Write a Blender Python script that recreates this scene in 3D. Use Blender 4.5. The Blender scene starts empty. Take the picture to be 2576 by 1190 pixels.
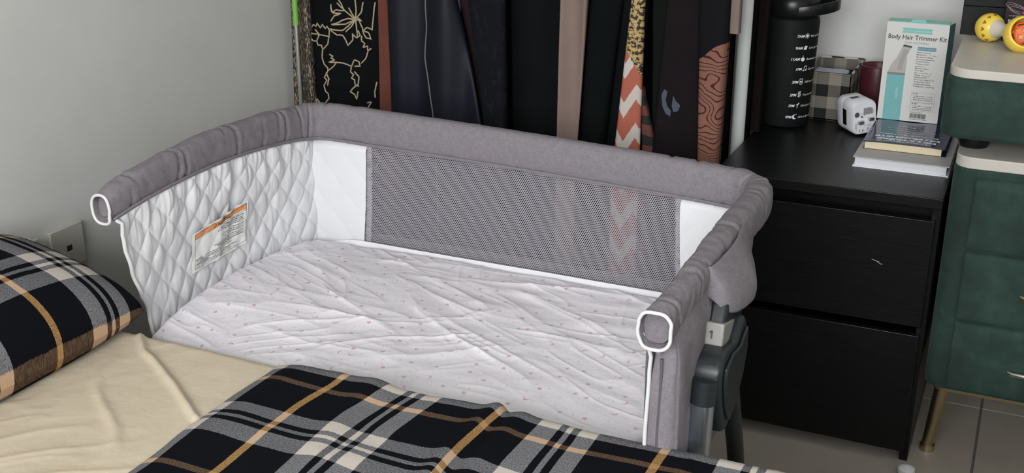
import bpy, bmesh, math, random
import numpy as np
from mathutils import Vector, Matrix, Euler
random.seed(7); rng = np.random.RandomState(7)
S = bpy.context.scene
COL = S.collection
PI = math.pi

# ------------------------------------------------------------------ camera
cd = bpy.data.cameras.new('camera'); cam = bpy.data.objects.new('camera', cd); COL.objects.link(cam)
cam.location = (0, 0, 1.37)
cam.rotation_euler = (math.radians(90-20.7), 0, math.radians(24.5))
cd.sensor_width = 36; cd.sensor_fit = 'HORIZONTAL'; cd.lens = 2900/2576*36
cd.clip_start = .02
S.camera = cam
# ------------------------------------------------------------------ world, window daylight, exposure
w = bpy.data.worlds.new('world'); S.world = w; w.use_nodes = True
w.node_tree.nodes['Background'].inputs[0].default_value = (.80, .88, 1, 1)
w.node_tree.nodes['Background'].inputs[1].default_value = 1.0
def area_light(name, loc, target, sx, sy, power, color):
    l = bpy.data.lights.new(name, 'AREA'); l.shape = 'RECTANGLE'; l.size = sx; l.size_y = sy
    l.energy = power; l.color = color
    o = bpy.data.objects.new(name, l); COL.objects.link(o); o.location = loc
    o.rotation_euler = (Vector(target)-Vector(loc)).to_track_quat('-Z', 'Y').to_euler()
    return o
area_light('window_daylight', (0, -1.86, 1.75), (-.35, 2.0, .75), 1.9, 1.2, 140, (.97, .98, 1.0))
S.view_settings.view_transform = 'Standard'; S.view_settings.look = 'None'
S.view_settings.gamma = 1; S.view_settings.use_curve_mapping = False
S.view_settings.exposure = 0.0

# ------------------------------------------------------------------ materials
class NT:
    def __init__(s, name):
        s.m = bpy.data.materials.new(name); s.m.use_nodes = True
        s.t = s.m.node_tree; s.b = s.t.nodes['Principled BSDF']
    def n(s, typ, **kw):
        nd = s.t.nodes.new(typ)
        for k, v in kw.items(): setattr(nd, k, v)
        return nd
    def l(s, a, b): s.t.links.new(a, b)
    def put(s, sock, v):
        if isinstance(v, (int, float)): sock.default_value = v
        elif isinstance(v, tuple): sock.default_value = v if len(v) == 4 or len(sock.default_value) == 3 else v+(1,)
        else: s.l(v, sock)
    def math(s, op, a, b=0., c=0.):
        nd = s.n('ShaderNodeMath', operation=op)
        for i, v in enumerate((a, b, c)): s.put(nd.inputs[i], v)
        return nd.outputs[0]
    def mix(s, f, a, b, blend='MIX'):
        nd = s.n('ShaderNodeMix', data_type='RGBA', blend_type=blend)
        s.put(nd.inputs[0], f); s.put(nd.inputs[6], a); s.put(nd.inputs[7], b)
        return nd.outputs[2]
    def coord(s, kind='Object'):
        return s.n('ShaderNodeTexCoord').outputs[kind]
    def noise(s, vec, scale, detail=2, rough=.5, out=0, stretch=None):
        if stretch:
            mp = s.n('ShaderNodeMapping'); s.l(vec, mp.inputs[0]); mp.inputs['Scale'].default_value = stretch; vec = mp.outputs[0]
        nd = s.n('ShaderNodeTexNoise'); nd.inputs['Scale'].default_value = scale; nd.inputs['Detail'].default_value = detail
        nd.inputs['Roughness'].default_value = rough
        if vec is not None: s.l(vec, nd.inputs['Vector'])
        return nd.outputs[out]
    def ramp(s, f, stops, interp='LINEAR'):
        nd = s.n('ShaderNodeValToRGB'); cr = nd.color_ramp; cr.interpolation = interp
        while len(cr.elements) < len(stops): cr.elements.new(.5)
        for e, (p, c) in zip(cr.elements, stops):
            e.position = p; e.color = tuple(c)+(1,) if len(c) == 3 else c
        s.put(nd.inputs[0], f)
        return nd.outputs[0]
    def bump(s, h, strength=.3, dist=.001):
        nd = s.n('ShaderNodeBump'); nd.inputs['Strength'].default_value = strength; nd.inputs['Distance'].default_value = dist
        s.l(h, nd.inputs['Height']); s.l(nd.outputs[0], s.b.inputs['Normal'])
    def base(s, c): s.put(s.b.inputs['Base Color'], c)
    def rough(s, r): s.put(s.b.inputs['Roughness'], r)

def simple(name, col, rough=.6, metal=0., var=0., vscale=30, bump=0., bscale=400, sheen=0., coat=0., spec=None, stretch=None):
    k = NT(name); k.rough(rough); k.b.inputs['Metallic'].default_value = metal
    co = k.coord()
    if var:
        f = k.noise(co, vscale, 4, .6, stretch=stretch)
        a = tuple(min(1, c*(1-var)) for c in col); b = tuple(min(1, c*(1+var)) for c in col)
        k.base(k.ramp(f, [(.3, a), (.7, b)]))
    else: k.base(col)
    if bump: k.bump(k.noise(co, bscale, 3, .6), bump, .001)
    if sheen:
        k.b.inputs['Sheen Weight'].default_value = sheen; k.b.inputs['Sheen Roughness'].default_value = .4
    if coat: k.b.inputs['Coat Weight'].default_value = coat
    if spec is not None: k.b.inputs['Specular IOR Level'].default_value = spec
    return k.m

M = {}
M['wall'] = simple('wall_paint', (.62, .625, .60), .55, var=.03, vscale=6, bump=.12, bscale=60)
M['ceiling'] = simple('ceiling_paint', (.8, .8, .78), .9)
M['tile'] = simple('floor_tile_ceramic', (.42, .385, .335), .35, var=.06, vscale=9)
M['grout'] = simple('floor_grout', (.19, .18, .165), .9)
M['frame'] = simple('window_frame_paint', (.7, .7, .7), .5)
M['plastic_cream'] = simple('socket_plastic', (.46, .45, .40), .45)
M['hole'] = simple('dark_hole', (.02, .02, .02), .7)
M['print_dark'] = simple('dark_print', (.06, .06, .06), .7)
M['print_grey'] = simple('grey_print', (.28, .28, .28), .7)
M['print_white'] = simple('white_print', (.75, .78, .80), .5)
M['white_plastic'] = simple('white_plastic', (.72, .73, .76), .35)
M['black_plastic'] = simple('black_plastic', (.006, .007, .007), .3, spec=.3)
M['dark_plastic'] = simple('charcoal_plastic', (.012, .016, .018), .42, bump=.1, bscale=900)
M['chrome'] = simple('brushed_metal', (.52, .57, .64), .28, metal=1.)
M['steel'] = simple('steel_tube', (.6, .6, .58), .3, metal=1.)
M['brass'] = simple('brass', (.50, .42, .26), .35, metal=1.)
M['silver_label'] = simple('silver_label', (.27, .265, .25), .4)
M['white_paint'] = simple('white_painted_tube', (.62, .66, .64), .35)
M['green_plastic'] = simple('green_plastic', (.16, .42, .06), .4)
M['piping'] = simple('white_piping', (.66, .66, .66), .8, bump=.4, bscale=1500)
M['cream_top'] = simple('cream_lacquer', (.50, .47, .42), .42, var=.04, vscale=12)

def wood_black(name):
    k = NT(name); co = k.coord()
    g = k.noise(co, 60, 5, .65, stretch=(.25, 8, 9))
    k.base(k.ramp(g, [(.3, (.0025, .0027, .003)), (.75, (.0085, .0085, .0085))])); k.rough(.33)
    k.b.inputs['Specular IOR Level'].default_value = .22
    k.bump(g, .35, .0006); return k.m
M['wood'] = wood_black('black_brown_wood')
def velvet():
    k = NT('green_velvet'); co = k.coord()
    a = k.noise(co, 11, 3, .55); b = k.noise(co, 40, 4, .6)
    f = k.math('ADD', k.math('MULTIPLY', a, .7), k.math('MULTIPLY', b, .3))
    k.base(k.ramp(f, [(.35, (.0055, .0175, .013)), (.50, (.0095, .029, .022)), (.66, (.019, .048, .036))])); k.rough(.85)
    k.b.inputs['Sheen Weight'].default_value = .06; k.b.inputs['Sheen Tint'].default_value = (.5, .8, .7, 1)
    k.bump(k.noise(co, 1200, 2), .15, .0005); return k.m
M['velvet'] = velvet()
def grey_fabric():
    k = NT('mauve_grey_linen'); co = k.coord()
    a = k.noise(co, 90, 4, .7); b = k.noise(co, 900, 2, .7, stretch=(1, 1, .35)); c = k.noise(co, 900, 2, .7, stretch=(.35, .35, 1))
    f = k.math('ADD', k.math('MULTIPLY', a, .3), k.math('MULTIPLY', k.math('ADD', b, c), .35))
    k.base(k.ramp(f, [(.36, (.148, .134, .147)), (.64, (.248, .229, .247))])); k.rough(.95)
    k.bump(f, .45, .0008); k.b.inputs['Specular IOR Level'].default_value = .15; return k.m
M['grey'] = grey_fabric()
def white_fabric(name, col, bs=.35):
    k = NT(name); co = k.coord()
    k.base(col); k.rough(.9); k.b.inputs['Specular IOR Level'].default_value = .2
    f = k.noise(co, 260, 4, .7); k.bump(f, bs, .0006); return k.m
M['quilt'] = white_fabric('white_quilted_cloth', (.70, .705, .72))
M['mesh'] = white_fabric('grey_mesh_yarn', (.325, .312, .34))
M['mesh_back'] = white_fabric('grey_mesh_yarn_outer', (.30, .295, .32))

# thread colours crossing in a woven plaid: UV holds metres of cloth
def plaid(name, per_u, per_v, off_u, off_v, edge_u=None, edge_v=None, warp_amt=.004):
    k = NT(name)
    uv = k.n('ShaderNodeUVMap').outputs[0]
    nz = k.noise(uv, 9, 3, .6, out=1)
    vm = k.n('ShaderNodeVectorMath', operation='MULTIPLY_ADD')
    k.l(nz, vm.inputs[0]); vm.inputs[1].default_value = (warp_amt,)*3; k.l(uv, vm.inputs[2])
    fz = k.noise(uv, 700, 2, .7, out=1)
    vm2 = k.n('ShaderNodeVectorMath', operation='MULTIPLY_ADD')
    k.l(fz, vm2.inputs[0]); vm2.inputs[1].default_value = (.0035,)*3; k.l(vm.outputs[0], vm2.inputs[2])
    sp = k.n('ShaderNodeSeparateXYZ'); k.l(vm2.outputs[0], sp.inputs[0])
    BK = (.0055, .0060, .0085); WH = (.29, .29, .305); OR = (.52, .30, .115)
    def thread(x, per, off, edge, bf, orp, OR):
        p = k.math('FRACT', k.math('DIVIDE', k.math('SUBTRACT', x, off), per))
        a = bf
        c = k.ramp(p, [(0, WH), (a*.36, BK), (a*.49, WH), (a*.57, BK), (a*.70, WH), (a, BK), (orp, OR), (orp+.045, BK)], 'CONSTANT')
        if edge is not None:
            side, val = edge
            t = k.math('LESS_THAN' if side < 0 else 'GREATER_THAN', x, val)
            c = k.mix(t, c, WH+(1,))
        return c
    A = thread(sp.outputs[0], per_u, off_u, edge_u, .35, .695, OR)
    B = thread(sp.outputs[1], per_v, off_v, edge_v, .35, .655, (.20, .125, .075))
    tw = k.noise(uv, 420, 3, .75)
    f = k.ramp(tw, [(.40, (.22,)*3), (.60, (.66,)*3)])
    col = k.mix(f, A, B)
    def lum(c):
        q = k.n('ShaderNodeSeparateColor'); k.l(c, q.inputs[0]); return k.math('GREATER_THAN', q.outputs[2], .2), k.math('GREATER_THAN', k.math('SUBTRACT', q.outputs[0], q.outputs[2]), .08)
    (wa, oa), (wb, ob) = lum(A), lum(B)
    col = k.mix(k.math('MULTIPLY', wa, wb), col, k.mix(f, (.50, .455, .41, 1), (.60, .54, .48, 1)))
    owx = k.math('ADD', k.math('MULTIPLY', wa, ob), k.math('MULTIPLY', wb, oa))
    col = k.mix(owx, col, (.52, .355, .235, 1))
    k.base(col); k.rough(.95); k.b.inputs['Specular IOR Level'].default_value = .05
    k.bump(k.noise(uv, 600, 3, .7), .5, .001)
    return k.m
M['plaid_blanket'] = plaid('plaid_flannel_blanket', .268, .262, -.8425, 1.140-.262-.003, (-1, -1.016), (1, 1.353))
M['plaid_pillow'] = plaid('plaid_flannel_pillow', .262, .270, .0, .0)

def star_sheet():
    k = NT('star_and_moon_sheet'); uv = k.n('ShaderNodeUVMap').outputs[0]
    base = (.75, .72, .765, 1)
    def layer(scale, R, seed):
        mp = k.n('ShaderNodeMapping'); k.l(uv, mp.inputs[0]); mp.inputs['Location'].default_value = (seed, seed*.7, 0)
        v = k.n('ShaderNodeTexVoronoi', voronoi_dimensions='2D', feature='F1'); v.inputs['Scale'].default_value = scale
        v.inputs['Randomness'].default_value = .75
        k.l(mp.outputs[0], v.inputs['Vector'])
        d = k.n('ShaderNodeVectorMath', operation='SUBTRACT'); k.l(mp.outputs[0], d.inputs[0]); k.l(v.outputs['Position'], d.inputs[1])
        s = k.n('ShaderNodeSeparateXYZ'); k.l(d.outputs[0], s.inputs[0])
        sc = k.n('ShaderNodeSeparateColor'); k.l(v.outputs['Color'], sc.inputs[0])
        ang = k.math('ADD', k.math('ARCTAN2', s.outputs[1], s.outputs[0]), k.math('MULTIPLY', sc.outputs[0], 6.28))
        r = k.math('SQRT', k.math('ADD', k.math('MULTIPLY', s.outputs[0], s.outputs[0]), k.math('MULTIPLY', s.outputs[1], s.outputs[1])))
        # five-pointed star: radius as a triangle wave of the angle
        tri = k.math('PINGPONG', ang, PI/5)
        lim = k.math('MULTIPLY', k.math('SUBTRACT', 1.0, k.math('MULTIPLY', k.math('DIVIDE', tri, PI/5), .58)), R)
        star = k.math('LESS_THAN', r, lim)
        # crescent: a disc less a shifted disc
        cx = k.math('MULTIPLY', k.math('COSINE', k.math('MULTIPLY', sc.outputs[0], 6.28)), R*.5)
        cy = k.math('MULTIPLY', k.math('SINE', k.math('MULTIPLY', sc.outputs[0], 6.28)), R*.5)
        dx = k.math('SUBTRACT', s.outputs[0], cx); dy = k.math('SUBTRACT', s.outputs[1], cy)
        r2 = k.math('SQRT', k.math('ADD', k.math('MULTIPLY', dx, dx), k.math('MULTIPLY', dy, dy)))
        moon = k.math('MULTIPLY', k.math('LESS_THAN', r, R*1.05), k.math('GREATER_THAN', r2, R*.92))
        ism = k.math('GREATER_THAN', sc.outputs[1], .68)
        m = k.math('ADD', k.math('MULTIPLY', ism, moon), k.math('MULTIPLY', k.math('SUBTRACT', 1., ism), star))
        return m, sc.outputs[2]
    m1, c1 = layer(21, .0050, 0.)
    m2, c2 = layer(34, .0027, 3.3)
    pink = k.ramp(c1, [(0, (.56, .36, .37)), (.5, (.57, .44, .45)), (1, (.50, .46, .48))])
    c = k.mix(k.math('MULTIPLY', m2, .7), base, (.58, .51, .54, 1))
    c = k.mix(m1, c, pink)
    k.base(c); k.rough(.85); k.b.inputs['Specular IOR Level'].default_value = .2
    k.bump(k.noise(uv, 38, 5, .58), .45, .004); return k.m
M['stars'] = star_sheet()
def beige():
    k = NT('beige_cotton_sheet'); co = k.coord()
    k.base(k.ramp(k.noise(co, 4, 3), [(.3, (.56, .475, .355)), (.7, (.60, .52, .40))])); k.rough(.85); k.b.inputs['Specular IOR Level'].default_value = .2
    k.bump(k.noise(co, 20, 5, .5), .55, .006); return k.m
M['beige'] = beige()

# ------------------------------------------------------------------ mesh helpers
ORG = {}
def tag(o, label=None, cat=None, group=None, kind=None):
    if label: o['label'] = label
    if cat: o['category'] = cat
    if group: o['group'] = group
    if kind: o['kind'] = kind
    return o
def thing(name, base, label, cat, group=None):
    o = bpy.data.objects.new(name, None); COL.objects.link(o); o.location = base; o.empty_display_size = .05
    ORG[o.name] = np.array(base, float); tag(o, label, cat, group); return o
def obj(name, verts, faces, mat, parent=None, smooth=True, uv=None, base=None, sharp=None, label=None):
    V = np.array(verts, float).reshape(-1, 3)
    if parent is not None: org = ORG[parent.name]
    elif base is not None: org = np.array(base, float)
    else: org = np.array([(V[:, 0].min()+V[:, 0].max())/2, (V[:, 1].min()+V[:, 1].max())/2, V[:, 2].min()])
    me = bpy.data.meshes.new(name); me.from_pydata([tuple(v) for v in (V-org)], [], [tuple(f) for f in faces])
    o = bpy.data.objects.new(name, me); COL.objects.link(o)
    if parent is not None: o.parent = parent
    else: o.location = org
    ORG[o.name] = org
    if isinstance(mat, (list, tuple)):
        for m_ in mat: me.materials.append(m_)
    else: me.materials.append(mat)
    if uv is not None:
        U = np.array(uv, float); l = me.uv_layers.new(name='UVMap')
        idx = np.zeros(len(me.loops), int); me.loops.foreach_get('vertex_index', idx)
        l.data.foreach_set('uv', U[idx].ravel())
    if smooth:
        me.polygons.foreach_set('use_smooth', [True]*len(me.polygons))
        if sharp: me.set_sharp_from_angle(angle=math.radians(sharp))
    me.update()
    if label: o['label'] = label
    return o
def gridf(nu, nv, closed_u=False):
    F = []
    for i in range(nu if closed_u else nu-1):
        for j in range(nv-1):
            a = i*nv+j; b = ((i+1) % nu)*nv+j
            F.append((a, b, b+1, a+1))
    return F
def grid(name, fn, nu, nv, mat, parent=None, uvf=None, thick=0, **kw):
    u, v = np.meshgrid(np.linspace(0, 1, nu), np.linspace(0, 1, nv), indexing='ij'); u = u.ravel(); v = v.ravel()
    X, Y, Z = fn(u, v); V = np.stack([X+0*u, Y+0*u, Z+0*u], 1)
    uv = None
    if uvf is not None:
        a, b = uvf(u, v, V); uv = np.stack([a, b], 1)
    o = obj(name, V, gridf(nu, nv), mat, parent, uv=uv, **kw)
    if thick:
        m = o.modifiers.new('solid', 'SOLIDIFY'); m.thickness = abs(thick); m.offset = -1 if thick > 0 else 1
    return o
def bevel(o, w, seg=3):
    m = o.modifiers.new('bevel', 'BEVEL'); m.width = w; m.segments = seg; m.limit_method = 'ANGLE'; m.angle_limit = math.radians(40); return o
def boxv(x0, x1, y0, y1, z0, z1):
    V = [(x, y, z) for x in (x0, x1) for y in (y0, y1) for z in (z0, z1)]
    F = [(0, 1, 3, 2), (4, 6, 7, 5), (0, 4, 5, 1), (2, 3, 7, 6), (0, 2, 6, 4), (1, 5, 7, 3)]
    return V, F
def box(name, x0, x1, y0, y1, z0, z1, mat, parent=None, bev=0, seg=3, **kw):
    V, F = boxv(x0, x1, y0, y1, z0, z1)
    o = obj(name, V, F, mat, parent, smooth=bool(bev), sharp=35 if bev else None, **kw)
    if bev: bevel(o, bev, seg)
    return o
def prism(name, poly, lo, hi, axis, mat, parent=None, bev=0, seg=3, **kw):
    """poly in the two axes other than `axis`, in order"""
    n = len(poly); V = []
    for h in (lo, hi):
        for a, b in poly:
            p = [a, b]; p.insert(axis, h); V.append(p)
    F = [tuple(range(n)), tuple(range(2*n-1, n-1, -1))]+[(i, i+n, (i+1) % n+n, (i+1) % n) for i in range(n)]
    o = obj(name, V, F, mat, parent, smooth=bool(bev), sharp=35 if bev else None, **kw)
    bm = bmesh.new(); bm.from_mesh(o.data); bmesh.ops.recalc_face_normals(bm, faces=bm.faces); bm.to_mesh(o.data); bm.free()
    if bev: bevel(o, bev, seg)
    return o
def rrect(x0, x1, y0, y1, r, n=6):
    P = []
    for cx, cy, a0 in ((x1-r, y1-r, 0), (x0+r, y1-r, 90), (x0+r, y0+r, 180), (x1-r, y0+r, 270)):
        for i in range(n+1):
            a = math.radians(a0+90*i/n); P.append((cx+r*math.cos(a), cy+r*math.sin(a)))
    return P
def tubev(path, rad, n=12, cap=True):
    P = np.array(path, float); m = len(P); R = np.ones(m)*rad if np.isscalar(rad) else np.array(rad, float)
    T = np.gradient(P, axis=0); T /= np.linalg.norm(T, axis=1)[:, None]+1e-12
    ref = np.array([0, 0, 1.]) if abs(T[0][2]) < .9 else np.array([1., 0, 0])
    N = np.cross(T[0], ref); N /= np.linalg.norm(N); V = []
    for i in range(m):
        N = N-T[i]*(N@T[i]); N /= np.linalg.norm(N); B = np.cross(T[i], N)
        for k in range(n):
            a = 2*PI*k/n; V.append(P[i]+R[i]*(math.cos(a)*N+math.sin(a)*B))
    F = [(i*n+k, i*n+(k+1) % n, (i+1)*n+(k+1) % n, (i+1)*n+k) for i in range(m-1) for k in range(n)]
    if cap: F += [tuple(range(n-1, -1, -1)), tuple((m-1)*n+k for k in range(n))]
    return V, F
def tube(name, path, rad, mat, parent=None, n=12, cap=True, **kw):
    V, F = tubev(path, rad, n, cap); return obj(name, V, F, mat, parent, sharp=50, **kw)
def lathe(name, prof, c, mat, parent=None, n=40, **kw):
    V = []; m = len(prof)
    for k in range(n):
        a = 2*PI*k/n
        for r, z in prof: V.append((c[0]+r*math.cos(a), c[1]+r*math.sin(a), c[2]+z))
    F = [(k*m+j, ((k+1) % n)*m+j, ((k+1) % n)*m+j+1, k*m+j+1) for k in range(n) for j in range(m-1)]
    return obj(name, V, F, mat, parent, sharp=40, **kw)
def join(parts):
    V = []; F = []
    for v, f in parts:
        k = len(V); V += [tuple(q) for q in v]; F += [tuple(i+k for i in q) for q in f]
    return V, F
# smooth value noise in numpy
_T = rng.rand(256, 256)
def vn(x, y):
    x = np.asarray(x, float); y = np.asarray(y, float)
    xi = np.floor(x).astype(int); yi = np.floor(y).astype(int); fx = x-xi; fy = y-yi
    fx = fx*fx*(3-2*fx); fy = fy*fy*(3-2*fy)
    g = lambda a, b: _T[a % 256, b % 256]
    return (g(xi, yi)*(1-fx)+g(xi+1, yi)*fx)*(1-fy)+(g(xi, yi+1)*(1-fx)+g(xi+1, yi+1)*fx)*fy
def fbm(x, y, o=4):
    s = 0; a = .5
    for i in range(o): s = s+a*vn(x+i*17.3, y+i*9.1); x = x*2.03; y = y*2.03; a *= .5
    return s
def ridge(x, y, p=3, o=3):
    s = 0; a = .6
    for i in range(o):
        s = s+a*(1-np.abs(2*vn(x+i*31.7, y+i*12.9)-1))**p; x = x*1.9; y = y*1.9; a *= .5
    return s
def sstep(a, b, x):
    t = np.clip((x-a)/(b-a), 0, 1); return t*t*(3-2*t)
def catmull(P, n=8):
    P = [np.array(p, float) for p in P]; P = [2*P[0]-P[1]]+P+[2*P[-1]-P[-2]]; out = []
    for i in range(1, len(P)-2):
        for k in range(n):
            t = k/n; a, b, c, d = P[i-1:i+3]
            out.append(.5*((2*b)+(-a+c)*t+(2*a-5*b+4*c-d)*t*t+(-a+3*b-3*c+d)*t**3))
    out.append(P[-2]); return out
# flat lettering: text outlines as 2-D meshes, mapped on to a surface
_txt = {}
def text2d(s, size, align='LEFT', bold=0., shear=0., sx=1.):
    key = (s, size, align, bold, shear)
    if key not in _txt:
        c = bpy.data.curves.new('t', 'FONT'); c.body = s; c.size = size; c.align_x = align; c.offset = bold; c.shear = shear
        c.resolution_u = 2; o = bpy.data.objects.new('t', c); COL.objects.link(o)
        dg = bpy.context.evaluated_depsgraph_get(); me = bpy.data.meshes.new_from_object(o.evaluated_get(dg))
        _txt[key] = ([(v.co.x, v.co.y) for v in me.vertices], [tuple(p.vertices) for p in me.polygons])
        bpy.data.meshes.remove(me); bpy.data.objects.remove(o); bpy.data.curves.remove(c)
    v, f = _txt[key]; return [(a*sx, b) for a, b in v], f
class Print:
    """collects flat 2-D shapes (metres on the surface), then maps them on the surface"""
    def __init__(s): s.V = []; s.F = []
    def add(s, v, f, dx=0, dy=0, rot=0):
        k = len(s.V); c, n = math.cos(rot), math.sin(rot)
        s.V += [(a*c-b*n+dx, a*n+b*c+dy) for a, b in v]; s.F += [tuple(i+k for i in q) for q in f]
    def text(s, t, x, y, size, align='LEFT', bold=0., shear=0., rot=0, sx=1.): s.add(*text2d(t, size, align, bold, shear, sx), x, y, rot)
    def rect(s, x0, x1, y0, y1): s.add([(x0, y0), (x1, y0), (x1, y1), (x0, y1)], [(0, 1, 2, 3)])
    def poly(s, P): s.add(P, [tuple(range(len(P)))])
    def disc(s, x, y, r, n=16): s.poly([(x+r*math.cos(2*PI*i/n), y+r*math.sin(2*PI*i/n)) for i in range(n)])
    def frame(s, x0, x1, y0, y1, t):
        s.rect(x0, x1, y0, y0+t); s.rect(x0, x1, y1-t, y1); s.rect(x0, x0+t, y0, y1); s.rect(x1-t, x1, y0, y1)
    def line(s, P, t):
        for (a, b), (c, d) in zip(P[:-1], P[1:]):
            L = math.hypot(c-a, d-b)+1e-9; nx, ny = -(d-b)/L*t/2, (c-a)/L*t/2
            s.poly([(a+nx, b+ny), (a-nx, b-ny), (c-nx, d-ny), (c+nx, d+ny)])
    def scrawl(s, x0, x1, y, h):
        x = x0
        while x < x1:
            w_ = random.uniform(.6, 2.6)*h; s.rect(x, min(x1, x+w_), y+random.uniform(0, .2)*h, y+random.uniform(.55, 1.)*h*.7); x += w_+h*random.uniform(.2, .6)
    def make(s, name, fn, mat, parent, **kw):
        return obj(name, [fn(a, b) for a, b in s.V], s.F, mat, parent, smooth=False, **kw)

# ------------------------------------------------------------------ the room
WX, WY, WR, WF, CZ = -1.72, 3.12, 2.3, -1.8, 2.5
def struct(o): o['kind'] = 'structure'; return o
struct(box('wall_left', WX-.1, WX, WF-.1, WY+.1, -.05, CZ, M['wall']))
struct(box('wall_back', WX, WR, WY, WY+.1, -.05, CZ, M['wall']))
struct(box('wall_right', WR, WR+.1, WF-.1, WY+.1, -.05, CZ, M['wall']))
V, F = join([boxv(WX, -.95, WF-.1, WF, -.05, CZ), boxv(.95, WR, WF-.1, WF, -.05, CZ), boxv(-.95, .95, WF-.1, WF, -.05, 1.15), boxv(-.95, .95, WF-.1, WF, 2.35, CZ)])
struct(obj('wall_front', V, F, M['wall'], smooth=False))
struct(box('ceiling', WX-.1, WR+.1, WF-.1, WY+.1, CZ, CZ+.1, M['ceiling']))
fl = struct(box('floor', WX-.1, WR+.1, WF-.1, WY+.1, -.05, -.004, M['grout']))
ts = .60; tx0 = .012; ty0 = 2.70; tile_me = None
tn = 0
for i in range(-4, 6):
    for j in range(-10, 2):
        x0 = tx0+ts*i+.003; y0 = ty0+ts*(j-1)+.003
        x1 = min(x0+ts-.006, WR); y1 = min(y0+ts-.006, WY); x0 = max(x0, WX); y0 = max(y0, WF)
        if x1-x0 < .03 or y1-y0 < .03: continue
        t = box('floor_tile', x0, x1, y0, y1, -.004, 0, M['tile'], fl)
wf = []
for a, b, c, d in ((-.95, .95, 1.15, 1.19), (-.95, .95, 2.31, 2.35), (-.95, -.91, 1.19, 2.31), (.91, .95, 1.19, 2.31), (-.02, .02, 1.19, 2.31)):
    wf.append(boxv(a, b, WF-.08, WF-.03, c, d))
V, F = join(wf); struct(obj('window_1', V, F, M['frame'], smooth=False))

# ------------------------------------------------------------------ black dresser
DY = 2.36
t = thing('dresser', (-.36, 2.66, 0), 'black wood-grain chest of two wide drawers behind the bassinet', 'dresser')
DX0, DX1 = -.590, -.120
box('top', DX0, DX1, DY-.005, 3.10, .598, .62, M['wood'], t, .0015)
box('side_panel', DX0+.002, DX0+.020, DY+.019, 3.095, 0, .598, M['wood'], t, .001)
box('side_panel', DX1-.020, DX1-.002, DY+.019, 3.095, 0, .598, M['wood'], t, .001)
box('back_panel', DX0+.02, DX1-.02, 3.08, 3.09, .03, .598, M['wood'], t)
box('rail', DX0+.02, DX1-.02, DY+.075, DY+.09, .54, .598, M['wood'], t)
for z0, z1 in ((.332, .570), (.032, .312)):
    d = box('drawer', DX0+.011, DX1-.011, DY-.001, DY+.018, z0, z1, M['wood'], t, .0015)
    box('drawer_box', DX0+.03, DX1-.03, DY+.018, 2.90, z0+.02, z1-.035, M['wood'], d)
    if z0 > .1:
        Pn = Print(); Pn.line([(-.245, .470), (-.236, .468), (-.226, .462), (-.222, .4625)], .0012); Pn.line([(-.236, .468), (-.229, .467)], .0008)
        Pn.make('scratch', lambda a, b: (a, DY-.0016, b), simple('scratch', (.35, .35, .35), .5), d, label='short pale scratch on the upper drawer front')

# ------------------------------------------------------------------ green velvet vanity, lower cabinet and box on top
t = thing('velvet_cabinet', (.22, 2.62, 0), 'dark green velvet drawer cabinet with cream top and brass legs right of the black dresser', 'cabinet')
prism('body', rrect(-.110, .60, 2.33, 2.92, .035), .217, .697, 2, M['velvet'], t, .004)
prism('cream_top', rrect(-.108, .598, 2.332, 2.918, .034), .697, .720, 2, M['cream_top'], t, .002, label='cream lacquered top')
prism('base_rail', rrect(-.092, .585, 2.345, 2.905, .025), .204, .217, 2, M['brass'], t, .001, label='thin brass base rail')
def drawer_front(z0, z1, proud):
    def fn(u, v):
        x = -.068+u*.613; ch = np.abs(np.sin((x+.068)/.072*PI)); e = np.minimum(np.minimum(u*.60, (1-u)*.60), 1)
        ez = np.minimum(v, 1-v)*(z1-z0)
        q = proud*(sstep(0, .0035, e)*sstep(0, .004, ez))+.004*np.sqrt(ch)*sstep(0, .02, ez)
        return x, 2.331-q-(1-v)*.003, z0+v*(z1-z0)
    return fn
for z0, z1, h in ((.534, .683, 0), (.382, .530, .454), (.224, .378, .288)):
    d = grid('drawer', drawer_front(z0, z1, .011), 260, 40, M['velvet'], t)
    if not h: h = .61
    hp = [(.050, 2.312, h), (.055, 2.306, h), (.115, 2.304, h), (.20, 2.306, h), (.205, 2.312, h)]
    tube('handle', hp, .0055, M['brass'] if h > .3 else M['steel'], d)
    tube('handle_post', [(.075, 2.330, h), (.075, 2.306, h)], .004, M['brass'], d, 8)
    tube('handle_post', [(.185, 2.330, h), (.185, 2.306, h)], .004, M['brass'], d, 8)
for x, y, x2, y2 in ((-.070, 2.412, -.088, 2.452), (.56, 2.40, .58, 2.38), (-.06, 2.86, -.08, 2.88), (.56, 2.86, .58, 2.88)):
    l = tube('leg', [(x, y, .206), (x2, y2, .012)], [.017, .0125], M['brass'], t, 20)
    tube('foot_pad', [(x2, y2, .014), (x2, y2, .0)], [.016, .017], M['brass'], l, 20)

t = thing('velvet_box', (.18, 2.52, .72), 'green velvet box with cream top standing on the green cabinet', 'storage box')
bz = prism('body', rrect(-.146, .50, 2.318, 2.72, .045, 8), .757, .876, 2, M['velvet'], t, .010, 4)
prism('cream_top', rrect(-.141, .495, 2.322, 2.716, .042, 8), .8755, .893, 2, M['cream_top'], t, .002, label='cream lacquered top')
for x, y in ((-.083, 2.425), (.44, 2.425), (-.083, 2.66), (.44, 2.66)):
    tube('foot', [(x, y, .758), (x, y, .735), (x, y, .7205)], [.034, .033, .028], M['black_plastic'], t, 28, label='black round plastic foot')

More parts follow.
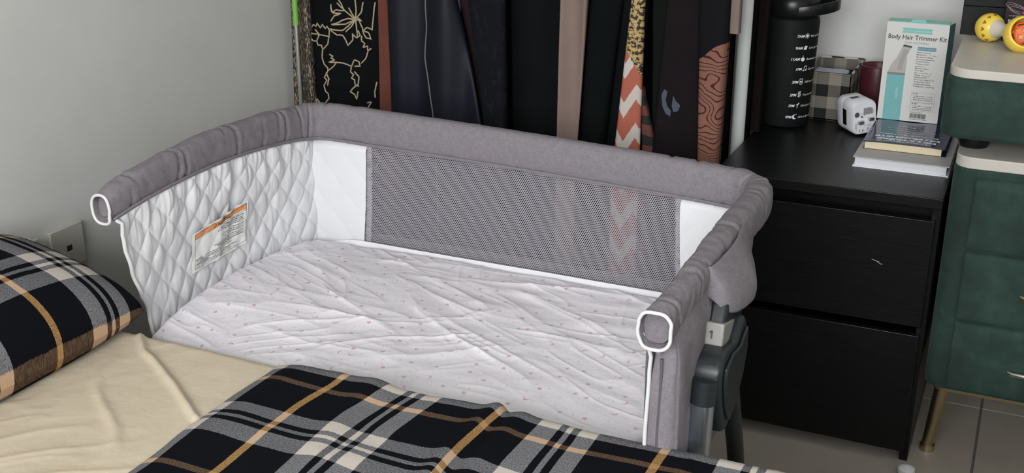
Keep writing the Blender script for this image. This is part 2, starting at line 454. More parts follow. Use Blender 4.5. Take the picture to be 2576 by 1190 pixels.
# ------------------------------------------------------------------ bassinet
RM = []   # rim path: x, y, ztop, width, height
def rimline():
    P = [(-1.408, 1.398, .743, .042, .052), (-1.405, 1.43, .756, .044, .056), (-1.403, 1.50, .770, .044, .060), (-1.403, 1.60, .779, .044, .063),
         (-1.403, 1.70, .783, .044, .066), (-1.403, 1.80, .780, .044, .068), (-1.402, 1.90, .774, .044, .072), (-1.396, 1.97, .769, .044, .076),
         (-1.376, 2.010, .768, .044, .080), (-1.33, 2.022, .767, .044, .080), (-1.20, 2.022, .764, .044, .080), (-1.0, 2.022, .759, .044, .079), (-.80, 2.022, .752, .044, .078),
         (-.60, 2.021, .744, .044, .077), (-.49, 2.018, .739, .045, .076), (-.435, 2.000, .738, .047, .074), (-.408, 1.955, .740, .050, .072),
         (-.402, 1.88, .744, .050, .070), (-.401, 1.75, .747, .048, .066), (-.400, 1.62, .748, .044, .058), (-.400, 1.50, .745, .040, .052),
         (-.401, 1.42, .742, .040, .052), (-.403, 1.365, .740, .044, .054), (-.404, 1.342, .738, .048, .056)]
    return np.array(catmull(P, 20))
RIM = rimline()
bs = thing('bassinet', (-.90, 1.70, 0), 'grey bedside bassinet with white quilted lining and mesh side pushed against the bed', 'bassinet')
def rim_mesh():
    P = RIM; n = 44; m = len(P)
    T = np.gradient(P[:, :2], axis=0); T /= np.linalg.norm(T, axis=1)[:, None]
    N = np.stack([T[:, 1], -T[:, 0]], 1)      # points inward (clockwise path)
    s = np.concatenate([[0], np.cumsum(np.linalg.norm(np.diff(P[:, :3], axis=0), axis=1))])
    V = []
    creases = [.045, .075, .175, .192, .315, .345, .445, .485, .505, .575, .600, .635, 1.40, 1.47, 1.53, 1.57, 1.62, 1.70, 1.88, 1.98, 2.04, 2.10, 2.15, 2.19]
    for i in range(m):
        for k in range(n):
            a = 2*PI*k/n; ca, sa = math.cos(a), math.sin(a); e = 2/2.7
            lx = P[i, 3]/2*math.copysign(abs(ca)**e, ca); lz = P[i, 4]/2*math.copysign(abs(sa)**e, sa)
            calm = .25 if .75 < s[i] < 1.45 else 1.
            d = calm*.0030*(float(fbm(s[i]*38+.9*math.sin(a)+5*lz, a*.8+3.1, 3))-.45)*2
            d += .0010*(float(fbm(s[i]*120, a*2+9, 2))-.4)
            for c in creases:
                ph = s[i]-c-.010*math.sin(a+c*40)
                amp = .0044*(.5+.5*math.sin(a*1.+c*77))
                if abs(ph) < .03: d -= amp*math.exp(-(ph/.0032)**2)-.15*amp*math.exp(-((abs(ph)-.009)/.006)**2)
            f = 1+d/(P[i, 3]/2)
            fz = 1+d/(P[i, 4]/2)
            V.append((P[i, 0]+N[i, 0]*lx*f, P[i, 1]+N[i, 1]*lx*f, P[i, 2]-P[i, 4]/2+lz*fz))
    F = [(i*n+k, (i+1)*n+k, (i+1)*n+(k+1) % n, i*n+(k+1) % n) for i in range(m-1) for k in range(n)]
    return V, F, n, m
V, F, rn, rm_ = rim_mesh()
rim = obj('padded_rim', V, F, M['grey'], bs)
sm = rim.modifiers.new('s', 'SOLIDIFY'); sm.thickness = .0025; sm.offset = -1
rimV = np.array(V)
for end in (0, rm_-1):
    ring = rimV[end*rn:(end+1)*rn]; ring = np.vstack([ring, ring[:2]])
    tube('end_piping', ring[::1], .0027, M['piping'], rim, 8, cap=False, label='white piping around the open rim end')
    # folded lining inside the open end
    c = ring.mean(0); k = 1
    inner = np.array([c+(q-c)*.8 for q in ring[:-2]]); yo = .012*k
    vv = [tuple(q+np.array([0, yo, 0])) for q in inner]+[tuple(c+np.array([.002, yo*3.0, -.006]))]
    obj('end_lining', vv, [(j, (j+1) % rn, rn) for j in range(rn)], M['grey'], rim)
# stitched hem line under the rim, inside
path = []
T = np.gradient(RIM[:, :2], axis=0); T /= np.linalg.norm(T, axis=1)[:, None]; N = np.stack([T[:, 1], -T[:, 0]], 1)
for i in range(6, len(RIM)-8, 2):
    r = RIM[i]; path.append((r[0]+N[i, 0]*(r[3]/2-.004), r[1]+N[i, 1]*(r[3]/2-.004), r[2]-r[4]+.006))
tube('hem_seam', path, .0035, M['grey'], rim, 6)

# quilted left end panel (real puffed diamonds)
def lp_edge(z): return 1.47-.052*sstep(.455, .66, z)
def lp_surf(y, z):
    """x of the inner face of the left end"""
    bow = -.030*np.sin(np.clip((y-1.42)/.58, 0, 1)*PI)*sstep(.72, .50, z)
    a = (y+.02*(z-.6))/.054; b = (z+.012*np.sin(y*14))/.070
    q = np.sqrt(np.abs(np.sin(PI*(a+b)/1.)*np.sin(PI*(a-b)/1.)))
    top = sstep(.60, .715, z)
    ruf = (fbm(y*60, z*5, 3)-.45)*.015*(.22+.78*top)+(fbm(y*24+4, z*12, 3)-.45)*.013
    deep = -.006*np.exp(-((y-1.735-.10*(z-.60))/.010)**2)*sstep(.50, .58, z)
    return -1.388+bow+.0050*q+ruf+deep
def lp(u, v):
    z0 = .43+v*.30; y = lp_edge(z0)+u*(2.006-lp_edge(z0)); zt = np.interp(y, LPY, LPZ); z = .43+v*(zt-.43); tk = sstep(zt-.014, zt, z); x = lp_surf(y, z); return x+(-1.400-x)*tk, y, z
LPY = RIM[:, 1][:158]; LPZ = (RIM[:, 2]-RIM[:, 4])[:158]+.012
lpan = grid('quilted_panel', lp, 300, 160, M['quilt'], bs, label='white diamond-quilted end panel')
# piping on the near edge of the left panel
pp = [(lp_surf(np.array(lp_edge(z)), np.array(z))+.001, lp_edge(z)-.001, z) for z in np.linspace(.44, .690, 24)]
pp = [tuple(float(c) for c in q) for q in pp]+[(-1.392, 1.408, .700), (-1.398, 1.402, .704)]
tube('edge_piping', pp, .0036, M['piping'], bs, 8, label='white piping down the open edge')
# outer grey cover of the left end
grid('outer_cover', lambda u, v: (-1.424+.004*fbm(u*9, v*4), 1.45+.07*(1-v)+u*(.53), .42+v*.30), 60, 20, M['grey'], bs, thick=.002)
# warning label on the quilt
lab0 = (1.603, .527)
def labf(a, b):     # a along y (0..172 mm), b up (0..80 mm)
    y = 1.603+a; z = .522+b*(1+.15*a/.17)+.004*(a/.17)
    x = float(lp_surf(np.array(y), np.array(z))); xs = -1.388+(-.030)*math.sin(min(max((y-1.42)/.58, 0), 1)*PI)*float(sstep(.72, .50, np.array(z)))
    return (xs+.6*(x-xs)+.0085+.0035*math.exp(-((a-.085)/.012)**2), y, z)
lw, lh = .170, .082
nu, nv = 50, 20
def labgrid(a0, a1, b0, b1, off):
    V = [];
    for i in range(nu):
        for j in range(nv):
            p = labf(a0+(a1-a0)*i/(nu-1), b0+(b1-b0)*j/(nv-1)); V.append((p[0]+off, p[1], p[2]))
    return V, gridf(nu, nv)
V, F = labgrid(0, lw, 0, lh, 0)
wl = obj('warning_label', V, F, simple('label_cloth', (.80, .81, .78), .8), bs, label='white sewn warning label with an orange band')
V, F = labgrid(.007, lw-.005, lh-.014, lh-.004, .0007)
obj('orange_band', V, F, simple('label_orange', (.80, .31, .10), .8), wl)
Pn = Print(); Pn.frame(.006, lw-.004, .006, lh-.0035, .0007)
Pn.rect(.006, lw-.004, lh-.0148, lh-.0141)
for r, (y, s0) in enumerate([(.060, .070), (.0565, .060), (.053, .085), (.0495, .100), (.044, .075), (.0405, .095), (.037, .085), (.032, .050), (.0285, .060), (.025, .070)]):
    Pn.scrawl(s0+.015, lw-.010, y, .0026)
Pn.text('FALL HAZARD', .010, .0225, .0034, bold=.0001)
Pn.scrawl(.040, .120, .0225, .0022); Pn.scrawl(.013, .125, .0192, .0020); Pn.scrawl(.013, .105, .0165, .0020)
Pn.text('STRANGULATION HAZARD', .010, .0130, .0034, bold=.0001); Pn.scrawl(.065, .140, .0132, .0022)
Pn.text('\u2022 DO NOT', .010, .0105, .0024); Pn.scrawl(.026, .120, .0105, .0018); Pn.text('\u2022 DO NOT', .010, .0078, .0024); Pn.scrawl(.026, .135, .0080, .0018)
Pn.text('WARNING', .072, lh-.0125, .0088, bold=.0002)
Pn.add(*text2d('!', .006), .066, lh-.0118)
Pn.line([(.063, lh-.0128), (.067, lh-.0055), (.071, lh-.0128), (.063, lh-.0128)], .0008)
Pn.make('label_print', lambda a, b: tuple(np.array(labf(a, b))+np.array([.0012, 0, 0])), M['print_dark'], wl)

# far side: white piece, mesh window, white piece, bottom binding
def ztop_far(x): return .700-.028*(x+1.4)
YF = 1.999
def faint_quilt(x, z):
    a = x/.075; b = z/.090; return .0016*np.sqrt(np.abs(np.sin(PI*(a+b))*np.sin(PI*(a-b))))
def fwl(u, v):
    z = .45+v*(.245-.0); xr = -1.252-.016*(1-v)**1.5; x = -1.412+u*(xr+1.412)
    return x, YF+.006-faint_quilt(x, z)-.004*fbm(x*16, z*10)+.010*sstep(.675, .695, z), z
grid('white_side_piece', fwl, 70, 90, M['quilt'], bs, label='white quilted piece at the left of the mesh side')
def fwr(u, v):
    z = .45+v*(.225); xl = -.563+.016*(1-v)**2; x = xl+u*(-.417-xl)
    cu = sstep(.45, 1, u)
    return x, YF+.004-faint_quilt(x, z)-.003*fbm(x*20, z*12)-.075*cu*cu+.012*sstep(.655, .675, z), z
grid('white_side_piece', fwr, 60, 70, M['quilt'], bs, label='white quilted piece at the right of the mesh side')
grid('white_end_lining', lambda u, v: (-.4245+.002*fbm(u*20, v*9)-.014*sstep(.6, 1, u), 1.375+u*.57, .43+v*.27), 90, 30, M['quilt'], bs, label='white lining of the right end')
def hexnet(x0, x1, z0, z1, pitch, fill, yf, jit=0.):
    V = []; F = []; R = pitch/math.sqrt(3); rows = int((z1-z0)/(1.5*R)); cols = int((x1-x0)/pitch)
    for r in range(rows):
        for c in range(cols):
            cx = x0+pitch*(c+.5+(.5 if r % 2 else 0)); cz = z0+R*1.5*(r+.5)
            lim_l = x0-.014*(1-(cz-z0)/(z1-z0))**1.5
            k = len(V)
            for rad in (R, R*fill):
                for j in range(6):
                    a = PI/6+j*PI/3; px = cx+rad*math.cos(a); pz = cz+rad*math.sin(a)
                    V.append((px, yf(px, pz)+(0 if rad == R else .0004), pz))
            for j in range(6):
                F.append((k+j, k+(j+1) % 6, k+6+(j+1) % 6, k+6+j))
    return V, F
yfm = lambda x, z: YF+.011+.003*math.sin((x+1.25)/.69*PI)*math.sin((z-.47)/.23*PI)
V, F = hexnet(-1.268, -.546, .466, .70, .0043, .585, yfm)
msh = obj('mesh_window', V, F, M['mesh'], bs, smooth=False, label='grey see-through mesh with small hexagonal holes'); msh['kind'] = 'stuff'
for xa, xb in ((-1.262, -1.240), (-.570, -.550)):
    V, F = hexnet(xa-.006, xb, .468, .695 if xa < -1 else .67, .0038, .62, lambda x, z: YF+.0095)
    V = [(x+(-1 if xa < -1 else -1)*.012*(1-min(1, (z-.468)/.22))**1.6*(1 if xa < -1 else -1), y, z) for x, y, z in V]
    h = obj('mesh_hem', V, F, white_fabric('pale_mesh_yarn', (.46, .44, .48)), bs, smooth=False); h['kind'] = 'stuff'
grid('bottom_binding', lambda u, v: (-1.375+u*.84, YF-.004-.004*np.sin(v*PI)-.003*fbm(u*20, v), .452+v*(.008+.016*sstep(0, .12, u))), 90, 8, M['quilt'], bs, label='white binding under the mesh')
grid('outer_far_cover', lambda u, v: (-1.40+u*.88, 2.036+.004*fbm(u*12, v*5), .36+v*.12), 60, 10, M['grey'], bs, thick=.002)

# right end: grey outer cover with rounded near edge, zip and piping
def rc_path(n=60):
    P = [(-.420, 1.50), (-.420, 1.42), (-.4198, 1.376), (-.4165, 1.3665), (-.392, 1.366), (-.379, 1.374), (-.374, 1.40), (-.373, 1.55), (-.374, 1.62), (-.380, 1.75), (-.395, 1.88), (-.422, 1.965), (-.46, 2.018)]
    return np.array(catmull([(a, b, 0) for a, b in P], 10))
RC = rc_path(); nrc = len(RC)
def rcov(u, v):
    i = np.clip((u*(nrc-1)).round().astype(int), 0, nrc-1); x = RC[i, 0]; y = RC[i, 1]; z = .415+v*(.305-.048*sstep(.72, 1, u))
    d = (fbm(y*26+v*1.2, z*7, 3)-.45)*.010; o = sstep(.30, .45, u)
    pin = sstep(.60, .69, z)*(1-o)
    x = x-.032*sstep(.70, .60, z)*sstep(.60, .95, u)
    return x+d*o-.012*sstep(.66, .715, z)*o+(.004*np.sin(z*22)+.010*sstep(.66, .42, z))*(1-o)+.008*pin, y-(1-o)*(.006*(fbm(x*60, z*9)-.4))+.010*pin, z
rco = grid('end_cover', rcov, nrc, 40, M['grey'], bs, label='grey cloth cover of the right end')
zp = [(-.402+.004*math.sin(z*22)+.010*float(sstep(.66, .42, z)), 1.3645, z) for z in np.linspace(.42, .66, 20)]
tube('zip_seam', zp, .0022, simple('seam_dark', (.10, .095, .11), .9), rco, 6)
zp = [(-.4195+.004*math.sin(z*22)+.010*float(sstep(.66, .42, z)), 1.366-.002*math.sin(z*15), z) for z in np.linspace(.42, .64, 20)]+[(-.414, 1.366, .66), (-.418, 1.362, .68), (-.424, 1.352, .700)]
tube('edge_piping', zp, .0030, M['piping'], bs, 8, label='white piping down the open edge')
tube('zip_pull', [(-.405, 1.360, .690), (-.402, 1.358, .678), (-.400, 1.357, .668)], [.004, .006, .003], M['grey'], bs, 8)
# fabric pouch over the top of the post
def pouch(u, v):
    th = u*PI; y = 1.672+.145*np.cos(th)*(1); zl = .695-.045*np.sin(th)**.5
    z = .738+v*(zl-.738); x = -.386+.052*np.sin(v*PI*.52+.25)*np.sin(th)**.4*(1-.82*sstep(1.63, 1.79, y))+.004*(fbm(y*30, z*12)-.4)
    return x, y, z
grid('post_sleeve', pouch, 60, 24, M['grey'], bs, thick=.003, label='grey fabric sleeve over the post')

# telescopic post, joint housing and legs, both ends
def frame_side(x_in, sgn, dy):
    X = lambda d: x_in+sgn*d
    n0 = set(bpy.data.objects)
    po = prism('post', [(1.505, .630), (1.520, .662), (1.534, .684), (1.640, .684), (1.640, .65), (1.62, .60), (1.56, .58)], min(X(.0), X(.026)), max(X(.0), X(.026)), 0, M['dark_plastic'], bs, .006, label='charcoal telescopic post')
    lb = prism('height_label', [(1.500, .627), (1.507, .661), (1.605, .634), (1.605, .600), (1.560, .600)], min(X(-.001), X(.0285)), max(X(-.001), X(.0285)), 0, M['silver_label'], po, .003, label='silver band numbered 1')
    hs = prism('joint_housing', [(1.462, .545), (1.447, .585), (1.449, .612), (1.466, .628), (1.502, .628), (1.540, .620), (1.580, .650), (1.600, .635), (1.602, .590), (1.585, .550), (1.545, .512), (1.515, .490), (1.490, .492)], min(X(-.004), X(.042)), max(X(-.004), X(.042)), 0, M['dark_plastic'], bs, .009, 4, label='charcoal joint housing')
    prism('cover_disc', [(1.475, .545), (1.462, .585), (1.464, .612), (1.50, .620), (1.545, .614), (1.585, .630), (1.588, .592), (1.57, .555), (1.53, .520), (1.50, .510)], min(X(.042), X(.048)), max(X(.042), X(.048)), 0, M['dark_plastic'], hs, .004, 3)
    tube('leg_sleeve', [(X(.020), 1.450, .60), (X(.018), 1.448, .562)], .0195, M['dark_plastic'], bs, 20)
    tube('leg', [(X(.018), 1.448, .564), (X(.010), 1.430, .05)], .0178, M['chrome'], bs, 24, label='brushed metal leg')
    tube('leg', [(X(.024), 1.585, .53), (X(.024), 1.66, .38), (X(.024), 1.80, .05)], [.015, .014, .014], M['dark_plastic'], bs, 16, label='charcoal diagonal leg')
    tube('foot', [(X(.02), 1.43, .018), (X(.02), 1.84, .018)], .018, M['dark_plastic'], bs, 14)
    for o_ in set(bpy.data.objects)-n0:
        if o_.parent == bs: o_.location.y += dy
    return lb
lb = frame_side(-.377, 1, 0)
frame_side(-1.424, -1, .12)
Pn = Print(); Pn.line([(-.003, .0095), (.0005, .0125), (.0005, .001)], .0022)
Pn.make('number', lambda a, b: (-.3655+a, 1.4988+.2*b, .6375+b), M['print_dark'], lb)
# tray under the mattress
box('base_tray', -1.40, -.425, 1.42, 2.01, .415, .435, M['grey'], bs, .006)

# bassinet mattress in its star-and-moon sheet
def cm(u, v):
    a = u*2-1; b = v*2-1; kx = .10
    x = -.912+.492*a*np.sqrt(1-kx*b*b*np.abs(b)); y = 1.704+.294*b*np.sqrt(1-kx*a*a*np.abs(a))
    e = np.minimum(1-np.abs(a), (1-np.abs(b))*.6)*.49
    L = sstep(-.80, -1.36, x)
    z = .470-.032*(1-sstep(0, .028, e))**2+.022*L*np.sin(np.clip((y-1.42)/.57, 0, 1)*PI)
    fade = sstep(0, .03, e)
    w1 = fbm(x*3.1, y*3.1, 2); w2 = fbm(x*3.1+40, y*3.1+11, 2)
    def folds(ang, fa, fb, p, seed, o=1):
        a_ = x*math.cos(ang)+y*math.sin(ang)+.10*(w1-.4); b_ = -x*math.sin(ang)+y*math.cos(ang)+.10*(w2-.4)
        m_ = sstep(.42, .62, fbm(a_*4+seed, b_*6+seed*2, 2)*1.25)
        return m_*ridge(a_*fa+seed, b_*fb+seed, p, o)
    z = z+fade*(.0060*folds(.05, 3, 20, 3, 3., 2)+.0055*folds(-.45, 3.5, 22, 4, 11., 2)+.0050*folds(.65, 4, 24, 4, 21., 2)+.0035*folds(-1.2, 5, 26, 5, 31., 1)+.008*(fbm(x*6, y*9, 3)-.45))
    return x, y, z
cmo = grid('bassinet_mattress', cm, 420, 300, M['stars'], None, uvf=lambda u, v, V: (V[:, 0], V[:, 1]), thick=.025)
tag(cmo, 'thin mattress in white sheet with pink stars and moons inside the bassinet', 'mattress')

# ------------------------------------------------------------------ bed, fitted sheet, blanket, pillow
bd = thing('bed', (-.70, .5, 0), 'bed with its mattress under the beige sheet beside the bassinet', 'bed')
box('mattress', -1.695, .34, -.58, 1.385, .24, .490, M['beige'], bd, .03, 4)
box('bed_frame', -1.70, .35, -.59, 1.375, .06, .24, simple('bed_frame_wood', (.10, .08, .07), .5), bd, .01)
for x in (-1.65, .30):
    for y in (-.54, 1.32): box('leg', x-.03, x+.03, y-.03, y+.03, 0, .06, M['wood'], bd)
def sheet(u, v):
    x = -1.70+u*2.045; y = -.585+v*2.0
    e = np.clip((y-1.372)/.036, 0, 1); yy = np.where(y > 1.372, 1.372+.036*np.sin(e*PI/2), y)
    z = .5025-.06*(1-np.cos(e*PI/2))
    wob = fbm(x*4, y*4, 2)*1.5
    wr = .004*ridge((x+y)*3+.5*wob, (x-y)*11+wob, 4, 2)*sstep(.35, .6, fbm(x*5+9, y*5, 2)*1.2)+.008*(fbm(x*4, y*4, 3)-.45)+.003*ridge((x+.4*y)*12+wob, (y-.4*x)*4, 5, 1)*sstep(.35, .6, fbm(x*6+2, y*6+5, 2)*1.2)
    # long crease from the pillow corner to the blanket
    pts = [(-1.345, 1.385), (-1.285, 1.330), (-1.250, 1.312), (-1.158, 1.255), (-1.06, 1.185)]
    d = 9+0*x
    for (ax, ay), (bx, by) in zip(pts[:-1], pts[1:]):
        t_ = np.clip(((x-ax)*(bx-ax)+(y-ay)*(by-ay))/((bx-ax)**2+(by-ay)**2), 0, 1)
        d = np.minimum(d, np.hypot(x-ax-t_*(bx-ax), y-ay-t_*(by-ay)))
    cr = .008*np.exp(-(d/.0055)**2)
    d2 = np.abs((x+1.31)-.9*(1.27-y)-.02*np.sin(y*30)); cr = cr+.004*np.exp(-(d2/.013)**2)*sstep(1.0, 1.1, y)*sstep(1.32, 1.25, y)
    under = sstep(-1.03, -.98, x)
    return x, yy, z+(wr+cr)*(1-.75*under)*(1-e)-.004*under
so = grid('fitted_sheet', sheet, 520, 460, M['beige'])
tag(so, 'creased beige fitted sheet on the bed', 'bed sheet')
ss = so.modifiers.new('s', 'SOLIDIFY'); ss.thickness = .002; ss.offset = -1
def blanket(u, v):
    x = -1.040+u*1.42; y = .25+v*1.16
    U = x.copy(); W = y.copy()
    e = np.clip((y-1.358)/.045, 0, 1); yy = np.where(y > 1.358, 1.358+.045*np.sin(e*PI/2)*.9, y)
    el = np.clip((-.995-x)/.045, 0, 1)
    z = .5245-.05*(1-np.cos(e*PI/2))-.010*el*el
    x2 = x+.008*(fbm(y*5, 1.+0*y, 2)-.45)*2*sstep(-.9, -1.04, x)
    z = z+.008*(fbm(x*6+3, y*6, 3)-.45)*2+.004*ridge(x*7, y*3+.5, 4, 2)*(1-el)
    # the long pinched fold that runs up the blanket
    xf = -.668+.03*(1.25-y); f = x-xf
    z = z+.009*np.exp(-(f/.014)**2)-.004*np.exp(-((f-.030)/.012)**2)+.004*np.exp(-((f-.060)/.016)**2)
    x2 = x2+.010*np.exp(-((f)/.022)**2)+.014*sstep(1.24, 1.38, y)*sstep(-1.04, -.95, x)*sstep(-.50, -.72, x)
    xg = -1.0+.25*(1.36-y); z = z+.007*np.exp(-(((x-xg-.13))/.028)**2)*sstep(1.0, 1.1, y)
    yy = yy+.006*(fbm(x*9, 2.+0*x, 2)-.45)*sstep(1.2, 1.36, y)
    return x2, yy, z
bl = grid('plaid_blanket', blanket, 520, 420, M['plaid_blanket'], None, uvf=lambda u, v, V: (-1.040+u*1.42, .25+v*1.16), thick=.005)
tag(bl, 'black, grey and cream plaid flannel blanket with thin orange lines on the bed', 'blanket')

# pillow propped between the bed and the left wall
pc = np.array([-1.520, 1.080, .575]); e2 = np.array([.02, 1, .0]); e2 /= np.linalg.norm(e2)
e1 = np.array([-.973, .0, .23]); e1 /= np.linalg.norm(e1); nn = np.cross(e2, e1); nn /= np.linalg.norm(nn)
if nn[2] < 0: nn = -nn
PA, PB, PH = .178, .340, .098
def pil(sign):
    def fn(u, v):
        a = u*2-1; b = v*2-1
        ka = 1-.10*(1-np.abs(a)**2)*0; sx = a*PA*np.sqrt(1-.10*b**6); sy = b*PB*np.sqrt(1-.06*a**6)
        th = ((1-np.abs(a)**2.4)*(1-np.abs(b)**2.8))**.45
        h = sign*PH*th*(1.0 if sign > 0 else .75)+.006*(fbm(a*4+5, b*5, 3)-.45)*th
        P = pc[None]+np.outer(sx, e1)+np.outer(sy, e2)+np.outer(h, nn)
        return P[:, 0], P[:, 1], np.maximum(P[:, 2], .505)
    return fn
pl = thing('pillow', (-1.53, 1.085, .50), 'plump plaid flannel pillow leaning on the left wall at the head of the bed', 'pillow')
uvp = lambda u, v, V: ((v*2-1)*PB-.162+1, (u*2-1)*PA+.0905)
grid('cover_front', pil(1), 110, 140, M['plaid_pillow'], pl, uvf=uvp)
grid('cover_back', pil(-1), 110, 140, M['plaid_pillow'], pl, uvf=uvp)

# ------------------------------------------------------------------ wall sockets
def socket(y0, y1, z0, z1, hole, label):
    t = thing('wall_socket', (WX+.008, (y0+y1)/2, z0), label, 'wall socket')
    box('backing', WX, WX+.009, y0+.003, y1-.003, z0+.003, z1-.003, M['plastic_cream'], t, .001)
    p = box('faceplate', WX+.008, WX+.017, y0, y1, z0, z1, M['plastic_cream'], t, .003)
    if hole:
        box('jack', WX+.0165, WX+.0172, 1.588, 1.602, .524, .536, M['hole'], t, label='small dark jack opening')
        box('jack_shutter', WX+.0165, WX+.0178, 1.590, 1.602, .512, .523, M['plastic_cream'], t, .0005)
socket(1.550, 1.637, .487, .576, True, 'square cream wall plate with a small jack above the plaid pillow')
socket(1.440, 1.525, .487, .576, False, 'cream wall plate mostly hidden behind the plaid pillow')

# ------------------------------------------------------------------ clothes rack and hanging clothes
RY, RZ = 2.64, 1.60
rk = thing('clothes_rack', (-1.1, RY, 0), 'clothes rack with a white tube upright behind the bassinet', 'clothes rack')
tube('upright', [(-.612, RY, .02), (-.612, RY, RZ)], .0155, M['white_paint'], rk, 24, label='white painted tube upright')
tube('upright', [(-1.690, RY+.20, .02), (-1.690, RY+.20, RZ)], .0155, M['white_paint'], rk, 24, label='white painted tube upright')
tube('rail', [(-1.700, RY+.20, RZ), (-1.69, RY+.0, RZ), (-.50, RY, RZ)], .0125, M['white_paint'], rk, 16)
tube('foot', [(-.612, RY-.14, .02), (-.612, RY+.20, .02)], .016, M['white_paint'], rk, 14)
tube('foot', [(-1.690, RY-.20, .02), (-1.690, RY+.24, .02)], .016, M['white_paint'], rk, 14)
po = thing('chrome_pole', (-1.641, 2.335, 0), 'thin chrome pole with a bright green sleeve at the left end of the hanging clothes', 'pole')
tube('shaft', [(-1.641, 2.335, 0), (-1.641, 2.335, .862)], .0058, M['steel'], po, 16)
tube('green_sleeve', [(-1.641, 2.335, .86), (-1.641, 2.335, .93)], .0066, M['green_plastic'], po, 16, label='bright green sleeve')
tube('upper_shaft', [(-1.641, 2.335, .93), (-1.641, 2.335, 1.30)], .0058, M['steel'], po, 16)

def cloth(name, col, rough=.9, var=.15, sheen=.0, spec=.06):
    return simple(name, col, rough, var=var, vscale=9, bump=.3, bscale=700, sheen=sheen, spec=spec)
def g_y(x, z, y0, fq, am, ph): return y0+am*np.sin(x*fq+ph+1.2*np.sin(z*2.1+ph))+am*.6*(fbm(x*fq*.35+ph, z*2.2, 2)-.45)
def garment(top, bot, y0, mat, label, fq=60, am=.010, z1=1.50, z0=.28, depth=.028, ph=None, name='hanging_garment', cat='clothing', sway=0., uvs=None, group=None, n=80, hook=True):
    """top/bot = (x left, x right) at z=.95 and z=.63; a closed draped sleeve of cloth"""
    if ph is None: ph = random.uniform(0, 6)
    def xe(z, i):
        t_ = (.95-z)/.32; t_ = np.clip(t_, -.35, 1.2)
        return top[i]+(bot[i]-top[i])*t_+sway*np.sin(z*7+ph)
    nz = 60; V = []; U = []
    zs = np.linspace(z1, z0, nz)
    for z in zs:
        a, b = xe(z, 0), xe(z, 1); cx = (a+b)/2; hang = sstep(np.array(1.15), np.array(1.50), np.array(z)); hang = float(hang)
        a = a+(cx-a)*hang*.35; b = b+(cx-b)*hang*.35
        us = np.linspace(0, 1, n)
        xf = a+(b-a)*us; ed = np.sqrt(np.clip(1-(2*us-1)**8, 0, 1))
        yf = g_y(xf, z, y0, fq, am, ph)*1+.0
        yb = y0+depth+am*.5*np.sin(xf*fq*.8+ph+2)
        mid = (yf+yb)/2
        yf = mid+(yf-mid)*ed; yb = mid+(yb-mid)*ed
        for x, y in zip(xf, yf): V.append((x, y, z))
        for x, y in zip(xf[::-1], yb[::-1]): V.append((x, y, z))
        U += [(x, z) for x in xf]+[(x, z) for x in xf[::-1]]
    m = 2*n
    F = [(i*m+k, i*m+(k+1) % m, (i+1)*m+(k+1) % m, (i+1)*m+k) for i in range(nz-1) for k in range(m)]
    F.append(tuple(range(m))[::-1])
    cx = (top[0]+top[1])/2
    t = thing(name, (cx, y0+depth/2, z0), label, cat, group)
    o = obj('cloth', V, F, mat, t, uv=U)
    if hook:
        hk = [(cx, y0+depth/2, z1-.01), (cx, RY-.02, z1+.04), (cx, RY-.018, RZ-.01), (cx, RY-.012, RZ+.012), (cx, RY, RZ+.018), (cx, RY+.016, RZ+.012), (cx, RY+.02, RZ-.01)]
        tube('hanger_hook', catmull(hk, 5), .002, M['steel'], t, 6)
    def surf(x, z, off=.003):
        return (x, float(g_y(np.array(x), np.array(z), y0, fq, am, ph))-off, z)
    return t, o, surf
GY = 2.385
# 1 glittery scarf at the far left
k = NT('bronze_sequins'); co = k.coord(); v = k.n('ShaderNodeTexNoise'); v.inputs['Scale'].default_value = 160; v.inputs['Detail'].default_value = 4
mp = k.n('ShaderNodeMapping'); k.l(co, mp.inputs[0]); mp.inputs['Scale'].default_value = (2.2, 2.2, .7); k.l(mp.outputs[0], v.inputs['Vector'])
k.base(k.ramp(v.outputs[0], [(.36, (.012, .010, .010)), (.52, (.085, .070, .055)), (.63, (.36, .30, .20))])); k.rough(.4); k.b.inputs['Metallic'].default_value = .4; k.bump(v.outputs[0], .6, .002); M['sequin'] = k.m
garment((-1.690, -1.635), (-1.700, -1.632), GY-.005, M['sequin'], 'glittery bronze and black scarf at the far left of the rack', 90, .004, depth=.03, cat='scarf', name='hanging_scarf')
